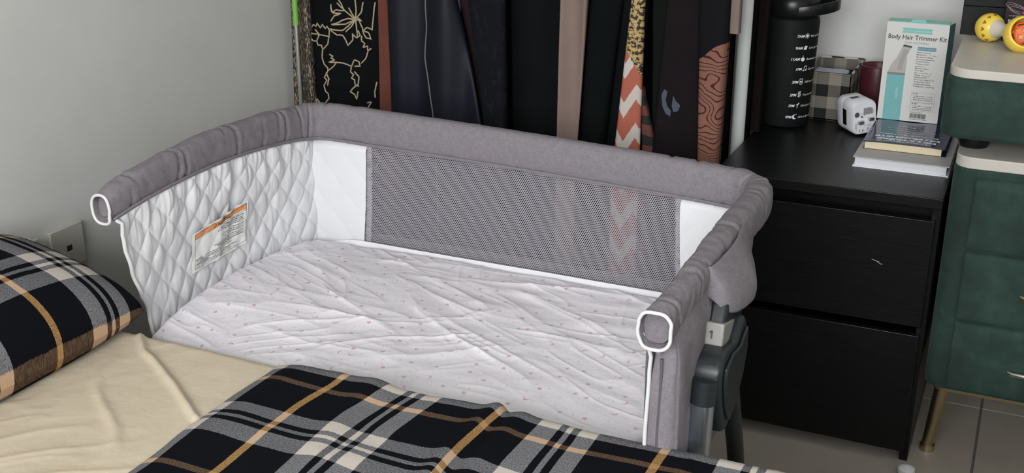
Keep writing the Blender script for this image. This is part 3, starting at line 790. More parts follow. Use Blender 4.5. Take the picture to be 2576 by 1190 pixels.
# 2 black with gold leaf embroidery
_, g2, s2 = garment((-1.640, -1.442), (-1.640, -1.452), GY, cloth('black_embroidered_cloth', (.0050, .0058, .0062)), 'black garment embroidered with gold leaves and stems', 34, .006, ph=.5)
GOLD = simple('gold_embroidery', (.38, .31, .20), .7, var=.45, vscale=500, bump=.5, bscale=900)
LEAF = [[(-1.502, 0.923), (-1.501, 0.898), (-1.504, 0.875)], [(-1.504, 0.875), (-1.528, 0.894), (-1.55, 0.913)], [(-1.504, 0.875), (-1.52, 0.903)], [(-1.504, 0.875), (-1.487, 0.895), (-1.482, 0.918)], [(-1.567, 0.909), (-1.566, 0.89), (-1.551, 0.896), (-1.532, 0.895), (-1.538, 0.911), (-1.545, 0.92)], [(-1.57, 0.867), (-1.559, 0.881), (-1.54, 0.888), (-1.563, 0.888), (-1.568, 0.899)], [(-1.504, 0.875), (-1.53, 0.863), (-1.568, 0.859)], [(-1.504, 0.875), (-1.539, 0.846), (-1.575, 0.848)], [(-1.504, 0.875), (-1.515, 0.858), (-1.531, 0.844)], [(-1.504, 0.875), (-1.501, 0.833)], [(-1.504, 0.875), (-1.488, 0.873), (-1.499, 0.879)], [(-1.575, 0.848), (-1.555, 0.835), (-1.539, 0.835), (-1.532, 0.824), (-1.527, 0.81), (-1.513, 0.826), (-1.514, 0.84), (-1.503, 0.83), (-1.494, 0.837), (-1.499, 0.849)], [(-1.568, 0.859), (-1.549, 0.865), (-1.537, 0.872), (-1.522, 0.877), (-1.504, 0.875)], [(-1.633, 0.846), (-1.627, 0.853), (-1.617, 0.85), (-1.613, 0.859), (-1.604, 0.848), (-1.596, 0.857), (-1.588, 0.847), (-1.582, 0.854), (-1.575, 0.844), (-1.578, 0.827), (-1.583, 0.81), (-1.594, 0.799), (-1.6, 0.795), (-1.603, 0.805), (-1.615, 0.804), (-1.618, 0.814), (-1.63, 0.813), (-1.637, 0.819)], [(-1.576, 0.829), (-1.609, 0.831), (-1.636, 0.831)], [(-1.609, 0.831), (-1.622, 0.842)], [(-1.609, 0.831), (-1.618, 0.814)], [(-1.6, 0.795), (-1.603, 0.775), (-1.598, 0.759), (-1.587, 0.75), (-1.586, 0.743)], [(-1.495, 0.876), (-1.487, 0.854), (-1.484, 0.841), (-1.479, 0.832), (-1.464, 0.83), (-1.471, 0.845), (-1.485, 0.849), (-1.474, 0.858), (-1.459, 0.853), (-1.458, 0.869), (-1.453, 0.895), (-1.446, 0.92)], [(-1.49, 0.837), (-1.491, 0.824), (-1.483, 0.818), (-1.488, 0.808), (-1.476, 0.812), (-1.475, 0.799), (-1.465, 0.807)], [(-1.475, 0.798), (-1.481, 0.782), (-1.495, 0.768)], [(-1.579, 0.785), (-1.568, 0.781), (-1.576, 0.777), (-1.564, 0.772), (-1.582, 0.765), (-1.559, 0.767), (-1.54, 0.766), (-1.521, 0.759)], [(-1.559, 0.767), (-1.571, 0.754), (-1.586, 0.743)], [(-1.586, 0.743), (-1.599, 0.725), (-1.591, 0.719), (-1.602, 0.704), (-1.597, 0.688), (-1.59, 0.685), (-1.588, 0.673), (-1.601, 0.658), (-1.613, 0.657)], [(-1.586, 0.743), (-1.592, 0.737), (-1.585, 0.723), (-1.59, 0.705)], [(-1.521, 0.759), (-1.524, 0.745), (-1.516, 0.739), (-1.523, 0.729), (-1.515, 0.726), (-1.514, 0.713), (-1.504, 0.71)], [(-1.521, 0.759), (-1.512, 0.776), (-1.501, 0.772), (-1.498, 0.761), (-1.513, 0.76)], [(-1.514, 0.746), (-1.503, 0.734), (-1.506, 0.714), (-1.518, 0.706), (-1.528, 0.695), (-1.517, 0.689), (-1.512, 0.676), (-1.507, 0.697)], [(-1.658, 0.678), (-1.644, 0.673), (-1.639, 0.661), (-1.629, 0.666), (-1.617, 0.656)], [(-1.637, 0.663), (-1.627, 0.656)], [(-1.484, 0.67), (-1.472, 0.673), (-1.478, 0.663), (-1.484, 0.655)], [(-1.452, 0.726), (-1.46, 0.701), (-1.459, 0.685)]]
parts = []
for Lf in LEAF+[[(a+.02, b-.27) for a, b in q] for q in LEAF[:24]]+[[(a, b+.30) for a, b in q] for q in LEAF[:24]]:
    Lf = [(min(max(a, -1.636), -1.448), b) for a, b in Lf]
    if Lf[0][1] > 1.3: continue
    dn = []
    for (a, b), (c, d) in zip(Lf[:-1], Lf[1:]):
        n_ = max(1, int(math.hypot(c-a, d-b)/.004))
        dn += [(a+(c-a)*i/n_+random.uniform(-.0005, .0005), b+(d-b)*i/n_+random.uniform(-.0006, .0006)) for i in range(n_)]
    dn.append(Lf[-1])
    parts.append(tubev([s2(a, b, .0005) for a, b in dn], .0020, 5))
V, F = join(parts); o = obj('leaf_embroidery', V, F, GOLD, g2, label='gold leaf and stem embroidery')
# 3.. the row of mostly dark garments
garment((-1.447, -1.422), (-1.459, -1.420), GY+.012, cloth('rust_cloth', (.125, .045, .033)), 'narrow rust-brown garment right of the gold-embroidered one', 40, .004, depth=.014, ph=1.)
sat = simple('navy_satin', (.0050, .0068, .0125), .5, var=.2, vscale=8, spec=.22)
_, g4, s4 = garment((-1.421, -1.238), (-1.419, -1.165), GY+.002, sat, 'navy satin garment with a thin pale piping line', 52, .011, ph=.8)
cp = catmull([(-1.305, 1.10), (-1.314, .936), (-1.312, .87), (-1.319, .80), (-1.310, .745), (-1.302, .70), (-1.293, .65), (-1.285, .50), (-1.285, .33)], 8)
tube('pale_piping', [s4(float(a[0]), float(a[1]), .001) for a in [np.array(q) for q in cp]], .0018, simple('pale_cord', (.13, .12, .11), .7), g4, 6, label='thin pale piping')
garment((-1.252, -1.170), (-1.190, -1.150), GY+.045, cloth('plum_brown_cloth', (.020, .012, .013)), 'plum-brown garment between the navy satin and the dark feather-pattern one', 45, .008, depth=.03)
k = NT('feather_print_cloth'); co = k.coord(); f = k.noise(co, 55, 4, .7, stretch=(1.6, 1, .5))
k.base(k.ramp(f, [(.55, (.0075, .008, .010)), (.72, (.020, .021, .025))])); k.rough(.9); k.b.inputs['Specular IOR Level'].default_value = .06
garment((-1.205, -1.108), (-1.160, -1.104), GY, k.m, 'charcoal garment with a faint feather pattern', 30, .006)
garment((-1.118, -.962), (-1.116, -.962), GY+.048, cloth('black_jersey', (.0048, .0058, .0062)), 'plain black garment left of the dusty pink one', 36, .012)
garment((-.974, -.908), (-.976, -.930), GY+.004, cloth('dusty_pink_cloth', (.205, .150, .130), .8, var=.06), 'dusty pink-brown garment among the black ones', 62, .014, ph=3.9)
garment((-.918, -.845), (-.938, -.875), GY+.045, cloth('black_green_cloth', (.0045, .0058, .0058)), 'black garment right of the dusty pink one', 44, .009)
garment((-.865, -.795), (-.890, -.815), GY+.085, cloth('deep_black_cloth', (.005, .0062, .0068)), 'deep black garment left of the zigzag scarf', 40, .008)
# zigzag scarf with gold border
k = NT('zigzag_scarf'); uv = k.n('ShaderNodeUVMap').outputs[0]; sp = k.n('ShaderNodeSeparateXYZ')
j = k.noise(uv, 220, 2, .6, out=1); vm = k.n('ShaderNodeVectorMath', operation='MULTIPLY_ADD'); k.l(j, vm.inputs[0]); vm.inputs[1].default_value = (.005, .005, 0); k.l(uv, vm.inputs[2]); k.l(vm.outputs[0], sp.inputs[0])
X_, Z_ = sp.outputs[0], sp.outputs[1]
pp_ = k.math('PINGPONG', k.math('ADD', X_, .8305), .026)
ph_ = k.math('FRACT', k.math('DIVIDE', k.math('ADD', Z_, k.math('MULTIPLY', pp_, 1.7)), .088))
RW = k.ramp(ph_, [(0, (.33, .085, .050)), (.60, (.46, .42, .38))], 'CONSTANT')
gn = k.noise(uv, 130, 3, .6); gold = k.ramp(gn, [(.46, (.012, .010, .010)), (.50, (.34, .22, .08)), (.62, (.42, .30, .12))])
lim = k.math('MULTIPLY_ADD', X_, -1.7, .86-1.7*.80)   # border slants down to the right
k.base(k.mix(k.math('GREATER_THAN', Z_, lim), RW, gold)); k.rough(.75)
garment((-.802, -.772), (-.830, -.771), GY-.012, k.m, 'rust and white zigzag scarf with a black and gold border', 58, .005, depth=.02, cat='scarf', name='hanging_scarf', ph=2.)
k = NT('tiger_stripe_cloth'); co = k.coord(); wv = k.n('ShaderNodeTexWave', bands_direction='Z'); wv.inputs['Scale'].default_value = 7; wv.inputs['Distortion'].default_value = 4; wv.inputs['Detail'].default_value = 3; k.l(co, wv.inputs[0])
k.base(k.ramp(wv.outputs[0], [(.42, (.008, .009, .009)), (.5, (.12, .035, .025))])); k.rough(.8)
garment((-.792, -.822), (-.772, -.738), GY+.012, k.m, 'rust garment with black tiger stripes under the dark green one', 50, .004, depth=.02, z1=.775, z0=.30, hook=False)
garment((-.776, -.720), (-.762, -.740), GY+.048, cloth('dark_green_cloth', (.007, .010, .008)), 'dark green-black garment right of the zigzag scarf', 40, .008, depth=.03)
_, g12, s12 = garment((-.728, -.652), (-.745, -.640), GY, cloth('plum_charcoal_cloth', (.0100, .0078, .0092)), 'plum-charcoal garment with a blue-grey printed motif', 38, .007, ph=.3)
Pn = Print(); Pn.poly([(-.725, .770), (-.722, .745), (-.714, .728), (-.704, .722), (-.703, .735), (-.711, .745), (-.715, .760), (-.712, .778), (-.719, .783)])
Pn.poly([(-.700, .770), (-.694, .758), (-.684, .748), (-.688, .735), (-.698, .732), (-.702, .745)])
Pn.make('printed_motif', lambda a, b: s12(a, b, .0025), simple('bluegrey_print', (.045, .062, .08), .8), g12)
# contour-line garment: dark above, rust below
k = NT('contour_line_cloth'); uv = k.n('ShaderNodeUVMap').outputs[0]
sp = k.n('ShaderNodeSeparateXYZ'); k.l(uv, sp.inputs[0]); nz = k.noise(uv, 9, 2, .4)
ph_ = k.math('FRACT', k.math('ADD', k.math('MULTIPLY', sp.outputs[1], 95.), k.math('MULTIPLY', nz, 22.)))
ln = k.math('LESS_THAN', k.math('ABSOLUTE', k.math('SUBTRACT', ph_, .5)), .11)
rc_ = k.mix(ln, (.20, .095, .068, 1), (.05, .018, .016, 1))
bd_ = k.math('ADD', k.math('MULTIPLY_ADD', sp.outputs[0], .62, .875+.62*.62), k.math('MULTIPLY', k.math('SINE', k.math('MULTIPLY', sp.outputs[0], 90.)), .004))
k.base(k.mix(k.math('GREATER_THAN', sp.outputs[1], bd_), rc_, (.0075, .0072, .0090, 1))); k.rough(.9); k.b.inputs['Specular IOR Level'].default_value = .08
garment((-.656, -.588), (-.640, -.593), GY-.002, k.m, 'black garment whose lower half is rust with dark contour lines', 46, .007, ph=1.4, depth=.04)
garment((-.590, -.568), (-.584, -.566), GY+.01, cloth('taupe_cloth', (.18, .145, .125), var=.05), 'short taupe garment ending beside the white upright', 60, .004, z0=.912, depth=.02, ph=2.2)
garment((-.655, -.610), (-.650, -.612), 2.74, cloth('black_coat_cloth', (.008, .0075, .008)), 'black garment hanging behind the white upright', 40, .010, z0=.30, depth=.05)
garment((-.600, -.574), (-.600, -.574), 2.70, cloth('brown_black_cloth', (.009, .0065, .006)), 'brown-black garment hanging between the white upright and the bottle', 50, .008, z0=.6225, depth=.04, cat='clothing')
garment((-1.40, -1.02), (-1.40, -1.02), 2.72, cloth('black_back_cloth', (.006, .006, .007)), 'wide black coat at the back of the rack', 30, .015, z0=.25, depth=.06)
garment((-1.00, -.66), (-1.00, -.66), 2.72, cloth('dark_back_cloth', (.007, .006, .006)), 'wide dark coat at the back right of the rack', 30, .015, z0=.25, depth=.06)

# ------------------------------------------------------------------ things on the dresser
ZT = .62
# water bottle
bc = (-.541, 2.82)
t = thing('water_bottle', (bc[0], bc[1], ZT), 'large matte black water bottle with white time markings on the dresser', 'bottle')
blk = simple('matte_black_bottle', (.0055, .0072, .0068), .62, spec=.15)
body = lathe('body', [(0, 0), (.052, 0), (.057, .004), (.0585, .012), (.0660, .255), (.064, .264), (.056, .270), (0, .270)], (bc[0], bc[1], ZT), blk, t, 64)
lathe('lid', [(.052, .266), (.061, .270), (.0645, .278), (.0645, .303), (.058, .320), (.034, .334), (0, .336)], (bc[0], bc[1], ZT), M['black_plastic'], t, 48)
hx = []
for i in range(48):
    a = 2*PI*i/48; p_, q_ = .030+.082*math.cos(a), .070*math.sin(a)
    hx.append((bc[0]+.91*p_-.415*q_, bc[1]+.415*p_+.91*q_, ZT+.288+.010*math.cos(a)))
V = []; n = len(hx); cxl = (bc[0]+.91*.03, bc[1]+.415*.03)
for x, y, z in hx:
    ix, iy = cxl[0]+(x-cxl[0])*.93, cxl[1]+(y-cxl[1])*.93
    V += [(x, y, z-.013), (x, y, z+.013), (ix, iy, z+.013), (ix, iy, z-.013)]
F = [(4*i+k, 4*((i+1) % n)+k, 4*((i+1) % n)+(k+1) % 4, 4*i+(k+1) % 4) for i in range(n) for k in range(4)]
hd = obj('carry_loop', V, F, M['black_plastic'], t); bevel(hd, .002, 2)
lathe('spout_button', [(0, 0), (.011, 0), (.012, .006), (.008, .012), (0, .013)], (bc[0]+.045, bc[1]-.015, ZT+.327), M['white_plastic'], t, 24, label='white spout button')
Pn = Print()
rows = [('7AM', 'Rise and shine', .8484, 0, 'sun'), ('9AM', "Let's get started", .820, -.0015, 'page'), ('11AM', 'Remember your goal', .793, -.006, 'pot'), ('1PM', 'Cup it up', .7685, .0015, 'note'),
        ('3PM', 'Half way there', .737, -.004, 'cup'), ('5PM', 'You are doing it', .705, -.006, 'twig'), ('7PM', "Don't give up", .678, -.008, 'leaf'), ('9PM', 'All in a days work', .650, -.013, 'moon')]
for a, b, z, dx, ic in rows:
    z -= .004; Pn.text(a, dx+.0205, z, .0090, 'RIGHT', shear=.25, bold=.0002, sx=1.)
    ix = dx+.0285; iy = z+.0035
    if ic == 'sun':
        Pn.disc(ix, iy, .0035)
        for q in range(8): Pn.line([(ix+.0045*math.cos(q*PI/4), iy+.0045*math.sin(q*PI/4)), (ix+.0065*math.cos(q*PI/4), iy+.0065*math.sin(q*PI/4))], .0013)
    elif ic == 'page': Pn.poly([(ix-.005, iy-.004), (ix+.002, iy-.005), (ix+.005, iy+.004), (ix-.002, iy+.005)])
    elif ic == 'pot': Pn.disc(ix, iy-.001, .005); Pn.rect(ix-.0006, ix+.0006, iy+.004, iy+.009)
    elif ic == 'note':
        Pn.disc(ix-.003, iy-.004, .002); Pn.disc(ix+.004, iy-.003, .002); Pn.rect(ix-.0016, ix-.0006, iy-.004, iy+.006); Pn.rect(ix+.005, ix+.006, iy-.003, iy+.007); Pn.line([(ix-.001, iy+.006), (ix+.0055, iy+.007)], .0016)
    elif ic == 'cup': Pn.line([(ix-.004, iy+.007), (ix-.003, iy-.006), (ix+.003, iy-.006), (ix+.004, iy+.007), (ix-.004, iy+.007)], .0012); Pn.rect(ix-.002, ix+.002, iy-.002, iy+.002)
    elif ic == 'twig':
        Pn.line([(ix, iy-.007), (ix+.001, iy+.009)], .001)
        for q in range(4): Pn.disc(ix-.002, iy-.004+q*.0035, .0014, 8); Pn.disc(ix+.003, iy-.003+q*.0035, .0014, 8)
    elif ic == 'leaf': Pn.poly([(ix-.004, iy+.004), (ix-.001, iy+.001), (ix-.001, iy-.006), (ix+.0005, iy-.006), (ix+.001, iy), (ix+.006, iy+.006), (ix+.003, iy+.007), (ix, iy+.003)])
    elif ic == 'moon':
        Pn.poly([(ix+.006*math.cos(q), iy+.006*math.sin(q)) for q in np.linspace(.9, 5.6, 14)]+[(ix+.003+.0042*math.cos(q), iy+.001+.0046*math.sin(q)) for q in np.linspace(5.2, 1.3, 12)])
        Pn.text('z', ix+.004, iy+.005, .005)
    Pn.text(b, dx+.038, z, .0074, shear=.3, bold=.00005)
fa = math.atan2(-.982, .188)
Pn.make('time_markings', lambda a, b: (bc[0]+(.0588+.0076*(b-ZT)/.255)*math.cos(fa+(a+.011)/.063), bc[1]+(.0588+.0076*(b-ZT)/.255)*math.sin(fa+(a+.011)/.063), b), M['print_white'], body, label='white printed hours and slogans')

# checked fabric basket with packs in it
k = NT('checked_weave'); co = k.coord()
sp = k.n('ShaderNodeSeparateXYZ'); k.l(co, sp.inputs[0])
def stripe(x, off): return k.math('GREATER_THAN', k.math('FRACT', k.math('DIVIDE', k.math('ADD', x, off), .060)), .5)
sx_ = stripe(k.math('ADD', sp.outputs[0], sp.outputs[1]), .0085); sz_ = stripe(sp.outputs[2], .0)
c = k.mix(sx_, (.006, .0065, .0065, 1), (.21, .19, .155, 1)); c2 = k.mix(sz_, (.006, .0065, .0065, 1), (.27, .245, .20, 1))
k.base(k.mix(.5, c, c2)); k.rough(.9); k.bump(k.noise(co, 500, 2, .6, stretch=(1, 1, 3)), .5, .002); M['check'] = k.m
M['basket_inside'] = M['check']
x0, x1, y0, y1 = -.512, -.397, 2.885, 3.090
t = thing('fabric_basket', ((x0+x1)/2, (y0+y1)/2, ZT), 'small black and beige checked fabric basket behind the bottle', 'basket')
box('bottom', x0, x1, y0, y1, ZT, ZT+.004, M['check'], t)
for a in ((x0, x1, y0, y0+.004), (x0, x1, y1-.004, y1), (x0, x0+.004, y0, y1), (x1-.004, x1, y0, y1)):
    box('side', *a, ZT, ZT+.118, M['check'], t, .0008)
k = NT('striped_edge_binding'); co = k.coord(); wv = k.n('ShaderNodeTexWave'); wv.inputs['Scale'].default_value = 9; k.l(co, wv.inputs[0]); wv.bands_direction = 'DIAGONAL'
k.base(k.ramp(wv.outputs[0], [(.45, (.02, .02, .02)), (.5, (.50, .48, .44))])); k.rough(.8)
tube('rim_binding', [(x1-.002, y0, ZT+.118), (x1-.002, y1, ZT+.118), (x0, y1-.002, ZT+.118)], .0035, k.m, t, 8)
tube('rim_binding', [(x0, y0+.002, ZT+.118), (x1-.002, y0+.002, ZT+.118)], .0032, M['check'], t, 8)
tag(box('tissue_pack', -.500, -.415, 2.905, 2.985, ZT+.085, ZT+.112, simple('pale_blue_pack', (.30, .34, .44), .3, var=.35, vscale=40), None, .006), 'white and blue packet on top in the checked basket', 'packet')
tag(box('small_carton', -.504, -.410, 2.900, 3.06, ZT+.0045, ZT+.084, simple('grey_carton', (.25, .26, .30), .6, var=.2, vscale=30), None, .003), 'pale carton lying under the blue packet in the checked basket', 'box')
# maroon cup
cc = (-.348, 2.985)
t = thing('maroon_cup', (cc[0], cc[1], ZT), 'maroon cup between the checked basket and the trimmer carton', 'cup')
lathe('body', [(0, .004), (.031, .004), (.036, .012), (.0405, .128), (.0420, .130), (.0425, .128), (.0390, .010), (.034, 0), (0, 0)], (cc[0], cc[1], ZT), simple('maroon_plastic', (.065, .012, .018), .35), t, 48)
tube('rim', [(cc[0]+.0415*math.cos(q), cc[1]+.0415*math.sin(q), ZT+.129) for q in np.linspace(0, 2*PI, 40)], .0016, simple('maroon_rim', (.10, .02, .03), .3), t, 6, cap=False)
# books
t = thing('white_notebook', (-.225, 2.68, ZT), 'thick white hardback notebook at the bottom of the pile by the green cabinet', 'book')
box('lower_cover', -.325, -.125, 2.512, 2.84, ZT, ZT+.003, M['white_plastic'], t, .0008)
box('page_block', -.321, -.131, 2.516, 2.838, ZT+.003, ZT+.021, simple('white_pages', (.60, .61, .64), .85, var=.05, vscale=200, stretch=(.02, .02, 4)), t)
box('upper_cover', -.325, -.125, 2.512, 2.84, ZT+.021, ZT+.0235, simple('pale_cover', (.42, .41, .41), .5), t, .0008)
z = ZT+.0235
t = thing('navy_book', (-.23, 2.70, z), 'navy blue glossy paperback with French title on the white notebook', 'book')
box('page_block', -.312, -.150, 2.585, 2.826, z+.001, z+.0165, simple('cream_pages', (.66, .57, .38), .85, var=.06, vscale=200, stretch=(.02, .02, 4)), t)
navy = simple('navy_gloss_cover', (.022, .026, .075), .12, var=.15, vscale=12, spec=.6)
box('lower_cover', -.316, -.140, 2.583, 2.83, z, z+.001, navy, t)
def ncov(u, v):
    x = -.316+u*.176; y = 2.581+v*.249
    return x, y, z+.0172+.0035*np.sin(np.clip(u*1.05, 0, 1)*PI)**2*(1-v)**2+.0006*np.sin(x*60)
cv = grid('upper_cover', ncov, 30, 30, navy, t, thick=.0008)
Pn = Print()   # read from the far side: x to the left, y towards the camera
Pn.text('La Description', 0, -.020, .0135, 'CENTER', bold=.0003, sx=1.15)
Pn.text('DE LA PRIÈRE', 0, -.041, .0185, 'CENTER', bold=.0011, sx=1.15)
Pn.text('DU PROPHÈTE', 0, -.064, .0185, 'CENTER', bold=.0011, sx=1.15)
Pn.text('Du Takbir Au Taslim', 0, -.084, .0130, 'CENTER', bold=.0004, sx=1.15)
Pn.scrawl(-.030, .030, -.104, .007); Pn.scrawl(-.055, .05, -.122, .007); Pn.scrawl(-.045, .055, -.140, .007); Pn.scrawl(-.035, .045, -.158, .006)
def nmap(a, b):
    x = -.228-a; y = 2.581-b; u = (x+.316)/.176; v = (y-2.581)/.249
    p = ncov(np.array(u), np.array(v)); return (x, y, float(p[2])+.0004)
Pn.make('title_lettering', nmap, simple('pale_lettering', (.80, .82, .88), .6), cv, label='pale grey title lettering')
Pn = Print(); Pn.poly([(-.03, -.12), (-.02, -.135), (.0, -.14), (.02, -.13), (.035, -.12), (.03, -.155), (.0, -.165), (-.025, -.155)])
# trimmer carton standing on the books
bx0, bx1, by, bz0, bz1 = -.3170, -.1800, 2.795, z+.0185, .893
t = thing('trimmer_carton', (-.248, 2.83, bz0), 'white and teal carton reading Body Hair Trimmer Kit behind the books', 'box')
teal = simple('teal_card', (.20, .50, .44), .5); wht = simple('white_card', (.62, .62, .59), .45)
D = .042
V, F = boxv(bx0, bx1, by, by+D, bz0, bz1)
V = [(x+(.009 if x > -.2 and y > by+.01 else 0), y, z_) for x, y, z_ in V]
o = obj('carton_body', V, F, [wht, simple('dark_teal_card', (.02, .09, .085), .5), teal], t, smooth=False)
for p, mi in zip(o.data.polygons, (2, 1, 0, 0, 0, 2)): p.material_index = mi
box('top_flap', bx0+.001, bx1-.001, by-.0006, by+D, bz1, bz1+.0016, teal, t, label='teal top flap')
prism('flap_tab', [(bx0+.050, bz1+.001), (bx0+.055, bz1+.008), (bx0+.082, bz1+.008), (bx0+.087, bz1+.001)], by+.002, by+.003, 1, teal, t, label='teal tuck tab')
BW = bx1-bx0; BH = bz1-bz0
fmap = lambda off: (lambda a, b: (bx0+a, by-off, bz0+b))
Pn = Print(); Pn.poly([(.034, BH-.024), (.038, BH-.018), (.034, BH-.012), (.103, BH-.012), (.099, BH-.018), (.103, BH-.024)]); Pn.make('ribbon_print', fmap(.0004), teal, t)
Pn = Print(); Pn.rect(.012, .052, 0, .108)
Pn.make('teal_trimmer_print', fmap(.0004), simple('teal_print', (.16, .42, .42), .4), t, label='printed trimmer handle in teal')
Pn = Print(); Pn.poly([(.013, .113), (.052, .113), (.053, .140), (.052, .155), (.060, .174), (.040, .176), (.030, .150), (.018, .130)])
Pn.make('trimmer_head_print', fmap(.0004), simple('pale_grey_print', (.42, .40, .39), .4), t)
Pn = Print(); Pn.poly([(.034, .120), (.044, .120), (.048, .150), (.054, .168), (.043, .170), (.036, .145)])
Pn.make('trimmer_face_print', fmap(.0008), simple('mid_grey_print', (.34, .32, .31), .4), t)
Pn = Print(); Pn.rect(.012, .052, .108, .1135); Pn.make('trimmer_band_print', fmap(.0006), simple('steel_print', (.20, .20, .18), .4), t)
Pn = Print()
Pn.poly([(.040, .1755), (.060, .1735), (.061, .1775), (.042, .180)])
Pn.text('Body Hair Trimmer Kit', .0695, BH-.0385, .0148, 'CENTER', bold=.00018, sx=.92)
y = .163
for s, l in (('Brand:', .018), ('Manufacturer:', .016), ('Manufacturer Address:', 0), ('', .042), ('Customer Service:', 0), ('', .030), ('', .022), ('Model No:', .012), ('Color: Blue', 0), ('Size:', .028), ('Packing:', .020), ('Waterproof: IPX7', 0), ('Power Input Voltage: 5V 1A', 0), ('Charging Time: 1 hour', 0), ('Charging: USB Charging', 0), ('Working Time:', .020)):
    Pn.text(s, .0725, y, .0040, bold=.00006)
    if l: Pn.scrawl(.0725+len(s)*.0021, .0725+len(s)*.0021+l, y, .0024)
    y -= .0053
Pn.text('EC REP', .0745, .066, .0038, bold=.00006); Pn.text('UK REP', .0745, .042, .0038, bold=.00006)
for q in (.061, .0565, .052, .0375, .0335, .0295): Pn.scrawl(.0765, .120, q, .0024)
Pn.frame(.0715, .124, .0475, .0705, .0003); Pn.frame(.0715, .124, .0270, .0465, .0003)
Pn.text('MADE IN P.R.C', .0735, .0215, .0042)
xx = .0735
while xx < .110:
    ww = random.choice((.0006, .0009, .0015)); Pn.rect(xx, xx+ww, .009, .020); xx += ww+random.choice((.0005, .0008))
Pn.scrawl(.072, .112, .0055, .0026)
Pn.make('carton_text', fmap(.0008), M['print_dark'], t)
Pn = Print(); Pn.text('FOR WOMEN', .0695, BH-.048, .0062, 'CENTER', sx=1.4); Pn.make('carton_subtitle', fmap(.0008), M['print_grey'], t)
Pn = Print(); Pn.poly([(.073, .170), (.074, .1685), (.113, .1685), (.114, .170), (.114, .176), (.113, .177), (.073, .177)]); Pn.make('pill_print', fmap(.0006), simple('slate_print', (.12, .25, .30), .4), t)
Pn = Print(); Pn.text('PRODUCT DETAILS', .0935, .171, .0044, 'CENTER'); Pn.text('Kephlo', .036, .078, .0085, bold=.0001, rot=-PI/2); Pn.scrawl(.040, .098, BH-.020, .0045)
q = [(.040+.0045*math.cos(a), .024+.0055*math.sin(a)) for a in np.linspace(0, 2*PI, 20)]; Pn.line(q, .0005)
Pn.make('pale_print', fmap(.0012), simple('pale_teal_print', (.42, .60, .60), .5), t)['kind'] = 'stuff'

# travel plug adapter
t = thing('plug_adapter', (-.368, 2.80, ZT), 'white travel plug adapter lying on the dresser in front of the checked basket', 'plug adapter')
# pin face looks to the right-front
RA = Euler((0, math.radians(0), math.radians(36))).to_matrix() @ Euler((0, math.radians(-7), 0)).to_matrix()
ac = Vector((-.366, 2.805, ZT+.0455))
def am(p): q = RA @ (Vector(p)*1.2); return (q.x+ac.x, q.y+ac.y, q.z+ac.z)
# local: pins look to -y, the plain side to -x
pr_ = rrect(-.026, .026, -.034, .034, .014)
V = []; n = len(pr_)
for yy, sc in ((-.0345, .93), (-.031, 1.), (.006, 1.0), (.008, .985), (.010, 1.0), (.030, 1.), (.034, .92)):
    for a, b in pr_: V.append(am((a*sc, yy, b*sc)))
m = 7; F = [(i*n+k, (i+1)*n+k, (i+1)*n+(k+1) % n, i*n+(k+1) % n) for i in range(m-1) for k in range(n)]+[tuple(range(n)), tuple(range(m*n-1, (m-1)*n-1, -1))]
ad = obj('body', V, F, M['white_plastic'], t, sharp=40)
def abox(name, x0, x1, y0, y1, z0, z1, mat, par, **kw):
    v, f = boxv(x0, x1, y0, y1, z0, z1); return obj(name, [am(p) for p in v], f, mat, par, smooth=False, **kw)
abox('side_window', -.0268, -.0255, -.009, .005, -.018, .014, M['black_plastic'], t, label='black slider window')
abox('top_window', -.012, .004, -.006, .004, .0335, .0346, M['black_plastic'], t)
grp = simple('grey_pin_plastic', (.26, .25, .24), .4)
abox('earth_pin', -.002, .012, -.0445, -.034, .010, .020, grp, t, label='grey earth pin')
abox('pin', -.016, -.006, -.044, -.034, -.010, -.004, M['steel'], t); abox('pin', .006, .016, -.044, -.034, -.006, 0, M['steel'], t)
Pn = Print(); Pn.disc(-.016, .008, .0055, 8); Pn.poly([(-.006, -.028), (-.004, -.022), (-.003, -.028)]); Pn.rect(-.012, -.0105, -.027, -.023); Pn.rect(.006, .0075, -.026, -.021); Pn.disc(-.001, .007, .0015, 8)
Pn.text('CE', .006, -.018, .006); Pn.poly([(-.009, .001), (-.006, .006), (-.003, .001)]); Pn.scrawl(-.009, -.001, .009, .0018)
for q in ((-.019, -.016), (-.017, -.012)): pass
Pn.rect(-.019, -.018, -.024, -.008); Pn.rect(-.001, .006, -.017, -.0165)
Pn.make('face_print', lambda a, b: am((a, -.0349, b)), M['print_dark'], t)

# black wooden panel, dark carton and rattle on the velvet box
zt = .893
t = thing('black_board', (.12, 2.70, zt), 'black slatted wooden board standing at the back of the velvet box', 'board')
for i, (a, b) in enumerate(((0, .062), (.0632, .125), (.1265, .19))):
    box('slat', -.152, .45, 2.690, 2.712, zt+.0005+a, zt+.0005+b, simple('black_board_wood', (.009, .0098, .0098), .6, var=.2, vscale=20, spec=.2), t, .0008)
t = thing('maroon_carton', (-.005, 2.645, zt), 'dark maroon carton with small white print behind the yellow rattle', 'box')
mc = simple('maroon_card', (.013, .004, .006), .5, spec=.2)
box('carton_body', -.066, .08, 2.650, 2.688, zt+.0003, zt+.15, mc, t, .001)
Pn = Print(); Pn.text('BRUSH PEN', -.052, zt+.040, .0088, bold=.0005); Pn.scrawl(-.051, -.020, zt+.053, .004); Pn.scrawl(-.052, -.03, zt+.028, .006)
for q in range(3): Pn.line([(-.040+.004*q+.010*math.cos(a)*2.0, zt+.072-.004*q+.007*math.sin(a)-.3*(.010*math.cos(a)*2.)) for a in np.linspace(0, 2*PI, 18)], .0005)
Pn.make('carton_print', lambda a, b: (a-.006, 2.6494, b), simple('pale_mauve_print', (.42, .36, .38), .5), t)
